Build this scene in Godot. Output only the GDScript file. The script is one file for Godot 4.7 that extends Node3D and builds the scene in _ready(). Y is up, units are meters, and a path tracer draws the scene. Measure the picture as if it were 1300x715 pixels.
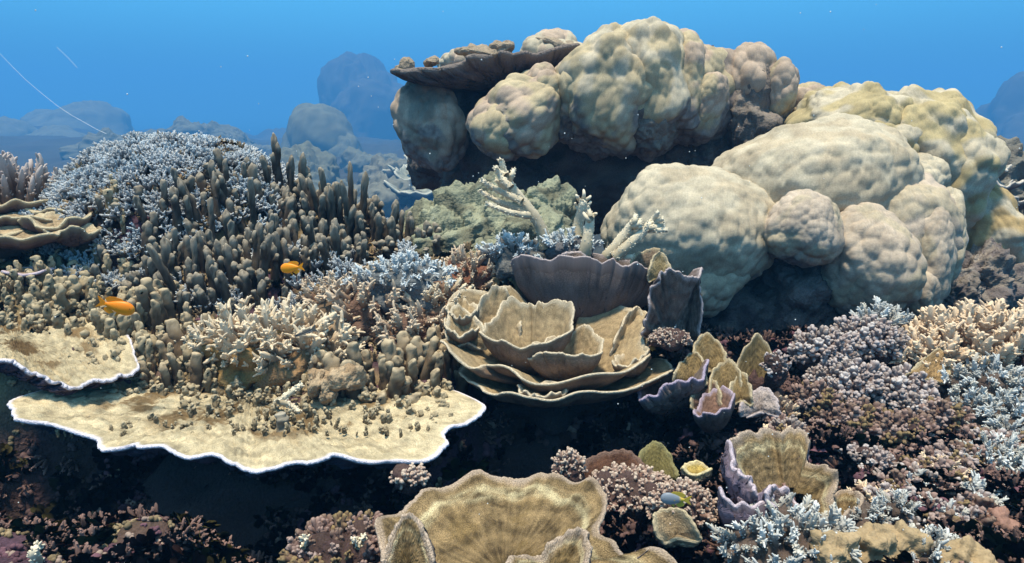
extends Node3D
# A coral reef slope under clear blue water. y is up, units are metres; the eye is one metre above the near reef floor.

const FOCAL := 863.0                      # of a picture 1300 wide
const EYE := Vector3(0, 1.0, 0)
const PITCH := deg_to_rad(12.2)

var rng := RandomNumberGenerator.new()
var taken := {}
var cell := FastNoiseLite.new()
var soft := FastNoiseLite.new()
var rough := FastNoiseLite.new()
var M := {}
var reef_points: Array[Vector3] = []
var mounds: Array = []

class Acc:
	var v := PackedVector3Array()
	var n := PackedVector3Array()
	var c := PackedColorArray()
	var i := PackedInt32Array()
	func mesh() -> ArrayMesh:
		var a := []
		a.resize(Mesh.ARRAY_MAX)
		a[Mesh.ARRAY_VERTEX] = v
		a[Mesh.ARRAY_NORMAL] = n
		a[Mesh.ARRAY_COLOR] = c
		a[Mesh.ARRAY_INDEX] = i
		var m := ArrayMesh.new()
		m.add_surface_from_arrays(Mesh.PRIMITIVE_TRIANGLES, a)
		return m

# ------------------------------------------------------------------ names, things, parts
func numbered(parent: Node, called: String) -> String:
	var key := str(parent.get_instance_id()) + called
	var k: int = taken.get(key, 0)
	taken[key] = k + 1
	return called if k == 0 else "%s_%03d" % [called, k]

func thing(called: String, label: String, category: String, where := Vector3.ZERO, group := "", kind := "") -> Node3D:
	var o := Node3D.new()
	o.name = numbered(self, called)
	o.position = where
	add_child(o, true)
	tag(o, label, category, group, kind)
	return o

func tag(o: Node, label: String, category := "", group := "", kind := "") -> void:
	if label: o.set_meta("label", label)
	if category: o.set_meta("category", category)
	if group: o.set_meta("group", group)
	if kind: o.set_meta("kind", kind)

func part(parent: Node, called: String, mesh: Mesh, mat: Material, xf := Transform3D()) -> MeshInstance3D:
	var o := MeshInstance3D.new()
	o.name = numbered(parent, called)
	o.mesh = mesh
	o.material_override = mat
	o.transform = xf
	parent.add_child(o, true)
	return o

func mass(parent: Node, called: String, mesh: Mesh, mat: Material, xfs: Array, cols: Array) -> MultiMeshInstance3D:
	var mm := MultiMesh.new()
	mm.transform_format = MultiMesh.TRANSFORM_3D
	mm.use_colors = true
	mm.mesh = mesh
	mm.instance_count = xfs.size()
	for k in xfs.size():
		mm.set_instance_transform(k, xfs[k])
		mm.set_instance_color(k, cols[k])
	var o := MultiMeshInstance3D.new()
	o.name = numbered(parent, called)
	o.multimesh = mm
	o.material_override = mat
	o.set_meta("kind", "stuff")
	parent.add_child(o, true)
	return o

# ------------------------------------------------------------------ where things stand
func sight(px: float, py: float) -> Vector3:
	var v := Vector3((px - 650.0) / FOCAL, -(py - 357.5) / FOCAL, -1.0)
	return v.rotated(Vector3.RIGHT, -PITCH)

func at(px: float, py: float, d: float) -> Vector3:      # d metres away from the eye, measured level
	var v := sight(px, py)
	return EYE + v * (d / -v.z)

func on_floor(px: float, py: float) -> Vector3:
	var d := 0.7
	while d < 5.0:
		var p := at(px, py, d)
		if p.y < floor_height(p.x, p.z):
			return Vector3(p.x, floor_height(p.x, p.z), p.z)
		d += 0.01
	return at(px, py, 2.0)

func floor_raw(x: float, z: float) -> float:
	# the low floor, the reef terrace behind it, the gully and the far bottom
	var low := 0.02 + 0.25 * smoothstep(0.12, 0.55, x) + 0.1 * smoothstep(-1.05, -0.8, z) * smoothstep(-0.4, 0.0, x)
	low += 0.27 * smoothstep(-0.25, -0.7, x) * smoothstep(-1.38, -1.12, z)
	var away := maxf(smoothstep(-2.75, -4.2, z), smoothstep(2.2, 3.6, absf(x)))
	var high := 0.0
	if away < 1.0 and z < -1.2:
		var sum := 0.0
		var weight := 0.0
		for q in reef_points:
			var a := (q.x - x) * (q.x - x) + (q.z - z) * (q.z - z) + 0.004
			var w := 1.0 / (a * a)
			sum += w * q.y
			weight += w
		high = sum / weight
	var edge := -1.55 - 0.22 * smoothstep(-0.25, 0.0, x) + 0.04 * sin(x * 9.0)
	var h := lerpf(low, high, smoothstep(edge + 0.09, edge - 0.09, z))
	for m in mounds:
		var q := pow((x - m[0]) / m[2], 2.0) + pow((z - m[1]) / m[3], 2.0)
		if q < 1.0:
			h = maxf(h, m[5] + (m[4] - m[5]) * sqrt(1.0 - q))
	h = lerpf(h, -0.25, away)
	var far := smoothstep(4.0, 11.0, Vector2(x, z).length())
	var ridge := smoothstep(45.0, 120.0, Vector2(x, z).length())
	return lerpf(h, -1.7 + 0.6 * soft.get_noise_2d(x * 0.12, z * 0.12) + ridge * (2.2 + 3.6 * rough.get_noise_2d(x * 0.016 + 3.0, z * 0.016)), far)

func floor_height(x: float, z: float) -> float:
	var near := 1.0 - smoothstep(4.0, 9.0, Vector2(x, z).length())
	return floor_raw(x, z) + (0.022 * rough.get_noise_2d(x * 7.0, z * 7.0) + 0.03 * soft.get_noise_2d(x * 5.0, z * 5.0)) * lerpf(6.0, 1.0, near)

func floor_normal(x: float, z: float) -> Vector3:
	var e := 0.03
	return Vector3(floor_raw(x - e, z) - floor_raw(x + e, z), 2 * e, floor_raw(x, z - e) - floor_raw(x, z + e)).normalized()

func leaning(p: Vector3, up: Vector3, spin: float, s: Vector3) -> Transform3D:
	up = up.normalized()
	var side := up.cross(Vector3(0.31, 0.2, 0.93)).normalized()
	var b := Basis(side, up, side.cross(up)).rotated(up, spin)
	return Transform3D(b * Basis.from_scale(s), p)

func jitter(a: float) -> Vector3:
	return Vector3(rng.randf_range(-a, a), rng.randf_range(-a, a), rng.randf_range(-a, a))

# ------------------------------------------------------------------ shapes
func grid(P: PackedVector3Array, C: PackedColorArray, U: PackedVector2Array, nr: int, nc: int, poles := true) -> ArrayMesh:
	# nr rows of nc + 1 points; the last column repeats the first when poles (a closed body)
	var w := nc + 1
	var N := PackedVector3Array()
	N.resize(P.size())
	for r in nr:
		var ra := maxi(r - 1, 0) * w
		var rb := mini(r + 1, nr - 1) * w
		for c in w:
			var ca := c - 1
			var cb := c + 1
			if poles:
				if c == 0: ca = nc - 1
				if c == nc: cb = 1
			else:
				ca = maxi(ca, 0)
				cb = mini(cb, nc)
			N[r * w + c] = (P[r * w + cb] - P[r * w + ca]).cross(P[rb + c] - P[ra + c]).normalized()
	if poles:
		for e in [0, nr - 1]:
			var s := Vector3.ZERO
			for c in w: s += N[(1 if e == 0 else nr - 2) * w + c]
			for c in w: N[e * w + c] = s.normalized()
	var I := PackedInt32Array()
	I.resize((nr - 1) * nc * 6)
	var k := 0
	for r in nr - 1:
		for c in nc:
			var a := r * w + c
			I[k] = a; I[k + 1] = a + w; I[k + 2] = a + w + 1
			I[k + 3] = a; I[k + 4] = a + w + 1; I[k + 5] = a + 1
			k += 6
	var arr := []
	arr.resize(Mesh.ARRAY_MAX)
	arr[Mesh.ARRAY_VERTEX] = P
	arr[Mesh.ARRAY_NORMAL] = N
	arr[Mesh.ARRAY_COLOR] = C
	if U.size(): arr[Mesh.ARRAY_TEX_UV] = U
	arr[Mesh.ARRAY_INDEX] = I
	var m := ArrayMesh.new()
	m.add_surface_from_arrays(Mesh.PRIMITIVE_TRIANGLES, arr)
	return m

func tint(c: Color, k: float) -> Color:
	return Color(c.r * k, c.g * k, c.b * k)

# a rounded body with swellings: bump is their size, amp their height, wave / wave_size the slow unevenness
func lobe(r: Vector3, o: Dictionary) -> ArrayMesh:
	var nr: int = o.get("nr", 60)
	var nc: int = o.get("nc", 100)
	var bump: float = o.get("bump", 0.05)
	var amp: float = o.get("amp", 0.01)
	var wave: float = o.get("wave", 0.04)
	var wave_size: float = o.get("wave_size", 0.3)
	var craggy: float = o.get("craggy", 0.0)
	var craggy_size: float = o.get("craggy_size", 0.12)
	var shift := Vector3(o.get("seed", 1) * 7.31, o.get("seed", 1) * 3.77, 0)
	var c0: Color = o.get("color", Color(0.3, 0.25, 0.16))
	var c1: Color = o.get("patch", c0)
	var under: float = o.get("undercut", 0.0)
	var stretch: float = o.get("stretch", 1.0)
	var dead: float = o.get("dead", 0.0)
	var P := PackedVector3Array()
	var C := PackedColorArray()
	for i in nr:
		var f := PI * i / (nr - 1)
		for j in nc + 1:
			var t := TAU * (j % nc) / nc
			var n := Vector3(sin(f) * cos(t), cos(f), sin(f) * sin(t))
			var p := n * r
			if under > 0.0 and n.y < 0.0:
				var s := 1.0 - under * n.y * n.y
				p.x *= s
				p.z *= s
			var q := p + shift
			var w := soft.get_noise_3dv(q / wave_size)
			p += n * wave * w
			if amp > 0.0:
				q.y *= stretch
				var q2 := q + Vector3(1, 1, 1) * (0.25 * bump * w)
				var d := cell.get_noise_3dv(q2 / bump) + 1.0
				var d2 := cell.get_noise_3dv(q2 / (bump * 0.45)) + 1.0
				q.y /= stretch
				p += n * (2.1 * amp * (0.5 - d * d) * (1.0 + 0.8 * w) + 0.6 * amp * (0.5 - d2 * d2))
			if craggy > 0.0:
				p += n * craggy * (rough.get_noise_3dv(q / craggy_size) + 0.5 * absf(soft.get_noise_3dv(q * 3.1 / craggy_size)))
			P.append(p)
			var k := soft.get_noise_3dv(q * 9.0 + Vector3(3, 1, 7)) + 0.8 * rough.get_noise_3dv(q * 24.0)
			if dead > 0.0:
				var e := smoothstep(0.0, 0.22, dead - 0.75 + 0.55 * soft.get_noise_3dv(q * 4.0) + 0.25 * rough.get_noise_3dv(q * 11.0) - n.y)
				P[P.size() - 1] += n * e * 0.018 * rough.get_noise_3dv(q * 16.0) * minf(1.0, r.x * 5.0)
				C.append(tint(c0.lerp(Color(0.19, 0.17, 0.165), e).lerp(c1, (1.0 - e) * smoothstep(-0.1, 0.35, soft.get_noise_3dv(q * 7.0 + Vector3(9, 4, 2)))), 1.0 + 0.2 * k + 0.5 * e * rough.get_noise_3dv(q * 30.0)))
				continue
			C.append(tint(c0.lerp(c1, smoothstep(-0.1, 0.35, soft.get_noise_3dv(q * 2.2 / maxf(wave_size, 0.05) + Vector3(9, 4, 2)) * 0.9)), 1.0 + 0.22 * k))
	return grid(P, C, PackedVector2Array(), nr, nc)

# a plate, cup or fan of coral: a sheet with thickness from its root out to a rim that is given as a loop of points
func plate(loop: Array, c: Vector3, o: Dictionary) -> ArrayMesh:
	var nt: int = o.get("nt", 150)
	var nu: int = o.get("nu", 20)
	var power: float = o.get("power", 1.3)
	var th: float = o.get("th", 0.03)
	var rim: float = o.get("rim", 0.008)
	var ruffle: float = o.get("ruffle", 0.012)
	var ruffles: float = o.get("ruffles", 2.2)
	var jag: float = o.get("jag", 0.006)
	var sd: float = o.get("seed", 1) * 11.7
	var top: Color = o.get("top", Color(0.30, 0.23, 0.13))
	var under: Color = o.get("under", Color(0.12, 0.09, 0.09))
	var edge: Color = o.get("edge", Color(0.62, 0.56, 0.5))
	var edge_w: float = o.get("edge_w", 0.018)
	var bands: float = o.get("bands", 5.0)
	var band: float = o.get("band", 0.16)
	var fuzz: float = o.get("fuzz", 0.0)
	var ring: float = o.get("ring", 0.0)
	var ring_color: Color = o.get("ring_color", Color(0.55, 0.45, 0.25))
	var turfy: float = o.get("turfy", 0.0)
	var turf: Color = o.get("turf", Color(0.2, 0.14, 0.07))
	var cnt := loop.size()
	var nn := Vector3.ZERO
	var span := 0.0
	for k in cnt:
		span += (loop[k] - c).length() / cnt
	jag *= minf(1.0, span / 0.16)
	ruffle *= minf(1.0, span / 0.16)
	for k in cnt:
		nn += (loop[k] - c).cross(loop[(k + 1) % cnt] - c)
	if nn.dot(Vector3(0, 0.8, 0.6)) > 0.0:
		loop = loop.duplicate()
		loop.reverse()
		nn = -nn
	var axis := -nn.normalized()
	var R: PackedVector3Array = []
	var reach := 0.0
	for j in nt:
		var s := float(j) / nt * cnt
		var k := int(s)
		var a: Vector3 = loop[(k + cnt - 1) % cnt]
		var b: Vector3 = loop[k % cnt]
		var d: Vector3 = loop[(k + 1) % cnt]
		var e: Vector3 = loop[(k + 2) % cnt]
		var p := b.cubic_interpolate(d, a, e, s - k)
		var t := TAU * j / nt
		var out := (p - c).normalized()
		p += out * jag * (soft.get_noise_2d(cos(t) * 2.5 + sd, sin(t) * 2.5) + 0.35 * soft.get_noise_2d(cos(t) * 8.0 + sd, sin(t) * 8.0) + 0.3 * rough.get_noise_2d(cos(t) * 22.0 + sd, sin(t) * 22.0))
		R.append(p)
		reach += (p - c).length() / nt
	var w := nt + 1
	var T := PackedVector3Array()
	for i in nu + 1:
		var u := pow(float(i) / nu, 0.85)
		for j in w:
			var jj := j % nt
			var t := TAU * jj / nt
			var g := R[jj] - c
			var h := axis.dot(g)
			var p := c + (g - axis * h) * u + axis * h * pow(u, power)
			p += axis * (ruffle * u * u * soft.get_noise_3d(cos(t) * ruffles * 0.6 + sd, sin(t) * ruffles * 0.6, u * 0.7))
			if fuzz > 0.0 and i > 0 and i < nu:
				p += axis * fuzz * smoothstep(1.0, 0.9, u) * (rough.get_noise_3dv(p * 26.0) + 0.7 * rough.get_noise_3d(cos(t) * 8.0 + sd, sin(t) * 8.0, u * bands * 3.0))
			T.append(p)
	# normals of the upper face, to give the sheet its thickness
	var TN := PackedVector3Array()
	TN.resize(T.size())
	for i in nu + 1:
		for j in w:
			var ja := j - 1 if j > 0 else nt - 1
			var jb := j + 1 if j < nt else 1
			var n := (T[i * w + jb] - T[i * w + ja]).cross(T[mini(i + 1, nu) * w + j] - T[maxi(i - 1, 0) * w + j])
			n = n.normalized() if n.length() > 1e-9 else axis
			if n.dot(axis) < 0.0: n = (n - axis * n.dot(axis) * 1.3).normalized()
			TN[i * w + j] = n
	var P := PackedVector3Array()
	var C := PackedColorArray()
	var U := PackedVector2Array()
	for i in nu + 1:
		var u := pow(float(i) / nu, 0.85)
		for j in w:
			var p := T[i * w + j]
			P.append(p)
			var len_ := (R[j % nt] - c).length()
			var q := p * 9.0
			var m := soft.get_noise_3d(q.x + sd, q.y, q.z)
			var t := TAU * (j % nt) / nt
			var line := rough.get_noise_3d(cos(t) * len_ * 9.0 + sd, sin(t) * len_ * 9.0, u * bands * 3.0)
			var k := 1.0 + band * (sin(u * bands * TAU + 3.0 * m) + 1.6 * line + 2.0 * rough.get_noise_3d(cos(t) * len_ * 34.0 + sd, sin(t) * len_ * 34.0, u * 2.0)) + 0.2 * m + 0.35 * rough.get_noise_3dv(p * 55.0)
			var far := (1.0 - u) * len_
			k = clampf(k, 0.35, 1.6)
			var base := top.lerp(turf, turfy * smoothstep(0.05, 0.4, m + 0.5 * line) * (1.0 - smoothstep(0.55, 0.85, u)))
			if ring > 0.0: base = base.lerp(ring_color, smoothstep(0.09, 0.02, absf(u - ring - 0.05 * m)) * clampf(0.75 + 1.2 * line, 0.0, 1.0))
			var col := tint(base, k).lerp(edge, (1.0 - smoothstep(edge_w * 0.2, edge_w * maxf(0.5, 1.2 + 1.1 * m), far)) * clampf(0.9 + 0.8 * line, 0.3, 1.0))
			C.append(col)
			U.append(Vector2(float(j) / nt * reach * TAU, u * reach))
	for s in [0.25, 0.5, 0.75, 1.0]:
		for j in w:
			var n := TN[nu * w + j]
			var p := T[nu * w + j]
			var out := (p - T[(nu - 1) * w + j]).normalized()
			P.append(p + out * (rim * 0.5 * sin(PI * s)) - n * (rim * 0.5 * (1.0 - cos(PI * s))))
			C.append(edge.lerp(under, 0.0 if s < 0.8 else 0.35))
			U.append(Vector2(float(j) / nt * reach * TAU, reach + rim * s))
	var nb := int(nu * 0.6)
	for i in nb:
		var u := 1.0 - float(i + 1) / nb
		var src := u
		var row := pow(src, 1.0 / 0.85) * nu
		var r0 := int(row)
		var fr := row - r0
		var r1 := mini(r0 + 1, nu)
		for j in w:
			var p := T[r0 * w + j].lerp(T[r1 * w + j], fr)
			var n := (TN[r0 * w + j].lerp(TN[r1 * w + j], fr) + axis * fuzz * 90.0).normalized()
			if i == nb - 1:
				n = axis
			P.append(p - n * (lerpf(rim, th, pow(1.0 - u, 0.7)) + fuzz * 1.8 * smoothstep(1.0, 0.85, u)))
			var far := (1.0 - u) * (R[j % nt] - c).length()
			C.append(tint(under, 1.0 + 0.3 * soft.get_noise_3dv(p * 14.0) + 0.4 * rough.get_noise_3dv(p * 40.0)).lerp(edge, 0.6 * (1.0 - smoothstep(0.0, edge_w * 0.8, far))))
			U.append(Vector2(float(j) / nt * reach * TAU, u * reach + 3.0))
	return grid(P, C, U, P.size() / w, nt)

func shifted(loop: Array, by: Vector3) -> Array:
	var out := []
	for p in loop: out.append(p - by)
	return out

func rim_loop(px: Array) -> Array:
	var out := []
	for q in px: out.append(at(q[0], q[1], q[2]))
	return out

func tube(a: Acc, pts: Array, rads: Array, cols: Array, sides: int) -> void:
	var first := a.v.size()
	var n := pts.size()
	var d0: Vector3 = (pts[1] - pts[0]).normalized()
	var side := d0.cross(Vector3(0.37, 0.21, 0.9)).normalized()
	for k in n:
		var d: Vector3 = (pts[mini(k + 1, n - 1)] - pts[maxi(k - 1, 0)]).normalized()
		side = (side - d * d.dot(side)).normalized()
		var other := side.cross(d)
		var slope: float = (rads[maxi(k - 1, 0)] - rads[mini(k + 1, n - 1)]) / maxf((pts[mini(k + 1, n - 1)] - pts[maxi(k - 1, 0)]).length(), 1e-5)
		for s in sides:
			var t := TAU * s / sides
			var out: Vector3 = side * cos(t) + other * sin(t)
			a.v.append(pts[k] + out * rads[k])
			a.n.append((out + d * slope).normalized())
			a.c.append(cols[k])
	for k in n - 1:
		for s in sides:
			var p := first + k * sides + s
			var q := first + k * sides + (s + 1) % sides
			a.i.append_array([p, q, q + sides, p, q + sides, p + sides])
	var tip := a.v.size()                       # close the end
	var de: Vector3 = (pts[n - 1] - pts[n - 2]).normalized()
	a.v.append(pts[n - 1] + de * rads[n - 1] * 0.6)
	a.n.append(de)
	a.c.append(cols[n - 1])
	for s in sides:
		a.i.append_array([tip - sides + s, tip - sides + (s + 1) % sides, tip])

# a branch along +y, one unit long: spiky with small cups all round
func branch(r0: float, r1: float, nubs: int, nub: float, bend: float, c0: Color, c1: Color, tips: int) -> ArrayMesh:
	var a := Acc.new()
	var pts := []
	var rads := []
	var cols := []
	var lean := Vector3(rng.randf_range(-1, 1), 0, rng.randf_range(-1, 1)) * bend
	for k in 9:
		var f := k / 8.0
		pts.append(Vector3(0, f, 0) + lean * f * f + jitter(0.008))
		rads.append(lerpf(r0, r1, f) * (1.0 + rng.randf_range(-0.1, 0.1)) * (1.0 if k < 8 else 0.55))
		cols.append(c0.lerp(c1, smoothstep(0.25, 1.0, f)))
	tube(a, pts, rads, cols, 8)
	for k in nubs:
		var f := rng.randf_range(0.12, 0.95)
		var t := k * 2.4 + rng.randf_range(-0.4, 0.4)
		var p := Vector3(0, f, 0) + lean * f * f
		var out := Vector3(cos(t), 0, sin(t))
		var r := lerpf(r0, r1, f)
		var q := nub * rng.randf_range(0.6, 1.3) * lerpf(1.1, 0.7, f)
		var b := p + out * r * 0.75
		var e := b + (out * 0.75 + Vector3(0, 0.85, 0)) * q
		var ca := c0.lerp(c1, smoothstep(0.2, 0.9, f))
		tube(a, [b, b.lerp(e, 0.6), e], [q * 0.36, q * 0.3, q * 0.16], [ca, ca.lerp(c1, 0.3), ca.lerp(c1, 0.75)], 5)
	for k in tips:
		var t := TAU * k / tips + rng.randf_range(-0.5, 0.5)
		var f := rng.randf_range(0.35, 0.8)
		var p := Vector3(0, f, 0) + lean * f * f
		var e := p + Vector3(cos(t) * 0.75, 0.8, sin(t) * 0.75) * rng.randf_range(0.28, 0.45)
		var r := lerpf(r0, r1, f) * 0.75
		tube(a, [p, p.lerp(e, 0.35), p.lerp(e, 0.7), e], [r, r * 0.9, r * 0.7, r * 0.3], [c0.lerp(c1, f * 0.6), c0.lerp(c1, 0.5), c0.lerp(c1, 0.8), c1], 6)
		for h in 4:
			var g := p.lerp(e, 0.3 + 0.17 * h)
			var t2 := t + h * 2.1
			var e2 := g + Vector3(cos(t2), 0.7, sin(t2)) * nub * 1.1
			tube(a, [g, g.lerp(e2, 0.6), e2], [nub * 0.35, nub * 0.3, nub * 0.15], [c0.lerp(c1, 0.5), c0.lerp(c1, 0.7), c1], 5)
	return a.mesh()

# a rough rounded column from b towards dir
func column(a: Acc, b: Vector3, dir: Vector3, ln: float, r: float, lump: float, c0: Color, c1: Color, sd: float, nr := 15, nc := 11) -> void:
	var side := dir.cross(Vector3(0.3, 0.1, 0.95)).normalized()
	var other := side.cross(dir)
	var P := PackedVector3Array()
	var first := a.v.size()
	for i in nr:
		var f := pow(float(i) / (nr - 1), 1.7)               # from the top down
		var y := (1.0 - f) * ln
		var e := 1.0 - minf(1.0, f * ln / (1.2 * r))
		var rr := r * sqrt(1.0 - e * e) * (0.88 + 0.25 * f)
		for j in nc:
			var t := TAU * j / nc
			var n := side * cos(t) + other * sin(t)
			var q := (b + dir * y + n * rr)
			var d := cell.get_noise_3dv(q / r * Vector3(1.5, 1.3, 1.5) + Vector3(sd, 0, 0)) + 1.0
			var w := soft.get_noise_3dv(q / r * 0.55 + Vector3(sd, 3, 0))
			var g := (lump * (0.5 - d * d) + 1.1 * lump * w) * r
			P.append(q + (n * g if i > 0 else dir * lump * 0.2 * r) + (dir * g * 0.7 if e > 0.2 else Vector3.ZERO))
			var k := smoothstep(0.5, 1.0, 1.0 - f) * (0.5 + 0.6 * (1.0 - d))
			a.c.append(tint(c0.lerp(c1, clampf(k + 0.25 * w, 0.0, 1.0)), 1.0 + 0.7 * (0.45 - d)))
	for i in nr:
		for j in nc:
			var up := P[maxi(i - 1, 0) * nc + j]
			var dn := P[mini(i + 1, nr - 1) * nc + j]
			var n := (P[i * nc + (j + 1) % nc] - P[i * nc + (j + nc - 1) % nc]).cross(dn - up)
			var out := P[i * nc + j] - (b + dir * (ln * 0.5))
			n = n.normalized() if n.length() > 1e-9 else dir
			if i == 0: n = dir
			if n.dot(out) < 0.0: n = -n
			a.n.append(n)
	a.v.append_array(P)
	for i in nr - 1:
		for j in nc:
			var p := first + i * nc + j
			var q := first + i * nc + (j + 1) % nc
			a.i.append_array([p, p + nc, q + nc, p, q + nc, q])

# a finger of coral along +y, one unit tall, with stubs at its side
func finger(slim: float, lump: float, c0: Color, c1: Color, sd: float, stubs := 1) -> ArrayMesh:
	var a := Acc.new()
	var lean := Vector3(rng.randf_range(-1, 1) * 0.1, 1, rng.randf_range(-1, 1) * 0.1).normalized()
	column(a, Vector3.ZERO, lean, 1.0, slim, lump, c0, c1, sd)
	for k in stubs:
		var t := TAU * rng.randf()
		var f := rng.randf_range(0.15, 0.6)
		var dir := (lean + Vector3(cos(t), 0, sin(t)) * rng.randf_range(0.35, 0.8)).normalized()
		column(a, lean * f + Vector3(cos(t), 0, sin(t)) * slim * 0.4, dir, rng.randf_range(0.25, 0.45), slim * rng.randf_range(0.55, 0.8), lump, c0, c1, sd + 9.0 * k, 10, 9)
	return a.mesh()

# a short knobbed stem, as of a cauliflower coral
func knob_stem(c0: Color, c1: Color, balls: int, sd: int) -> ArrayMesh:
	var a := Acc.new()
	column(a, Vector3.ZERO, Vector3.UP, 0.7, 0.2, 0.35, c0, c0.lerp(c1, 0.5), sd * 3.0, 8, 8)
	for k in balls:
		var t := k * 2.4 + sd
		var up := 1.0 - float(k) / balls
		var dir := Vector3(cos(t) * (1.15 - up), 0.25 + up, sin(t) * (1.15 - up)).normalized()
		var b := Vector3(0, 0.3 + 0.3 * up, 0) + jitter(0.05)
		column(a, b, dir, rng.randf_range(0.3, 0.52), rng.randf_range(0.075, 0.12), 0.45, c0.lerp(c1, 0.15), c1, sd + k * 4.0, 7, 7)
	return a.mesh()

func ball(a: Acc, c: Vector3, r: float, low: Color, high: Color, nr: int, nc: int) -> void:
	var first := a.v.size()
	for i in nr:
		var f := PI * i / (nr - 1)
		for j in nc:
			var t := TAU * j / nc
			var n := Vector3(sin(f) * cos(t), cos(f), sin(f) * sin(t))
			a.v.append(c + n * r * (1.0 + 0.22 * rough.get_noise_3dv((c * 9.0 + n) * 3.0)))
			a.n.append(n)
			a.c.append(low.lerp(high, n.y * 0.5 + 0.5))
	for i in nr - 1:
		for j in nc:
			var p := first + i * nc + j
			var q := first + i * nc + (j + 1) % nc
			a.i.append_array([p, p + nc, q + nc, p, q + nc, q])

# a tuft of short branchlets, one unit tall
func tuft(n: int, spread: float, thick: float, c0: Color, c1: Color) -> ArrayMesh:
	var a := Acc.new()
	for k in n:
		var t := k * 2.4 + rng.randf_range(-0.3, 0.3)
		var q := sqrt(float(k) / n) * spread
		var e := Vector3(cos(t) * q, rng.randf_range(0.7, 1.0) * (1.0 - 0.3 * q), sin(t) * q)
		var b := Vector3(e.x * 0.25, 0, e.z * 0.25)
		var mid := b.lerp(e, 0.55) + jitter(0.05)
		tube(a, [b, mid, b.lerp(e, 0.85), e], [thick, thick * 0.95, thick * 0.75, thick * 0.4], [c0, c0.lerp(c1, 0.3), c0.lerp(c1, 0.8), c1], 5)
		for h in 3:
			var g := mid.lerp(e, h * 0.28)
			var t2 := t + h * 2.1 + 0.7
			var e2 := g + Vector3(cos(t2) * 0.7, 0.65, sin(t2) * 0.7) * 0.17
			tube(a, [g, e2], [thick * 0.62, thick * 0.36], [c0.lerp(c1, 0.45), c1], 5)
	return a.mesh()

func leaf_tuft(n: int, c0: Color, c1: Color) -> ArrayMesh:
	var a := Acc.new()
	for k in n:
		var t := k * 2.4 + rng.randf_range(-0.4, 0.4)
		var dir := Vector3(cos(t), rng.randf_range(0.3, 1.3), sin(t)).normalized()
		var side := dir.cross(Vector3.UP).normalized().rotated(dir, rng.randf_range(-0.7, 0.7))
		var face := side.cross(dir).normalized()
		var b := dir * 0.1 + jitter(0.12)
		var l := rng.randf_range(0.45, 0.9)
		var wd := rng.randf_range(0.14, 0.26)
		var first := a.v.size()
		var col := c0.lerp(c1, rng.randf())
		for q in [[0.0, 0.0], [0.35, 0.8], [0.75, 1.0], [1.0, 0.35]]:
			var bowl: float = 0.25 * q[0] * q[0]
			for s in [-1.0, 1.0]:
				a.v.append(b + dir * l * q[0] + side * wd * q[1] * s - face * bowl)
				a.n.append((face + side * s * 0.4).normalized())
				a.c.append(tint(col, 0.8 + 0.4 * q[0]))
		for k2 in 3:
			var p := first + k2 * 2
			a.i.append_array([p, p + 1, p + 3, p, p + 3, p + 2])
	return a.mesh()

func nodule(sd: int) -> ArrayMesh:
	var a := Acc.new()
	for k in 5:
		ball(a, jitter(0.45) * Vector3(1, 0.5, 1) + Vector3(0, 0.25, 0), rng.randf_range(0.25, 0.45), Color(0.75, 0.75, 0.75), Color(1, 1, 1), 6, 7)
	return a.mesh()

# ------------------------------------------------------------------ materials
func noise_map(kind: int, freq: float, octaves: int, lo: float, hi: float, sd: int, ret := 1) -> NoiseTexture2D:
	var n := FastNoiseLite.new()
	n.noise_type = kind
	n.frequency = freq
	n.seed = sd
	n.cellular_return_type = ret
	if octaves > 1:
		n.fractal_type = FastNoiseLite.FRACTAL_FBM
		n.fractal_octaves = octaves
	else:
		n.fractal_type = FastNoiseLite.FRACTAL_NONE
	var t := NoiseTexture2D.new()
	t.width = 512
	t.height = 512
	t.seamless = true
	t.noise = n
	var g := Gradient.new()
	g.set_color(0, Color(lo, lo, lo))
	g.set_color(1, Color(hi, hi, hi))
	t.color_ramp = g
	return t

func surface(albedo: Texture2D, height: Texture2D, scale: float, relief: float, roughness := 0.9, by_uv := Vector3.ZERO) -> StandardMaterial3D:
	var m := StandardMaterial3D.new()
	m.vertex_color_use_as_albedo = true
	m.albedo_color = Color(1.14, 1.14, 1.14)
	m.roughness = roughness
	m.metallic_specular = 0.25
	m.albedo_texture = albedo
	if relief > 0.0:
		m.heightmap_enabled = true
		m.heightmap_texture = height
		m.heightmap_scale = relief
	if by_uv == Vector3.ZERO:
		m.uv1_triplanar = true
		m.uv1_scale = Vector3.ONE * scale
	else:
		m.uv1_scale = by_uv
	return m

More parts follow.
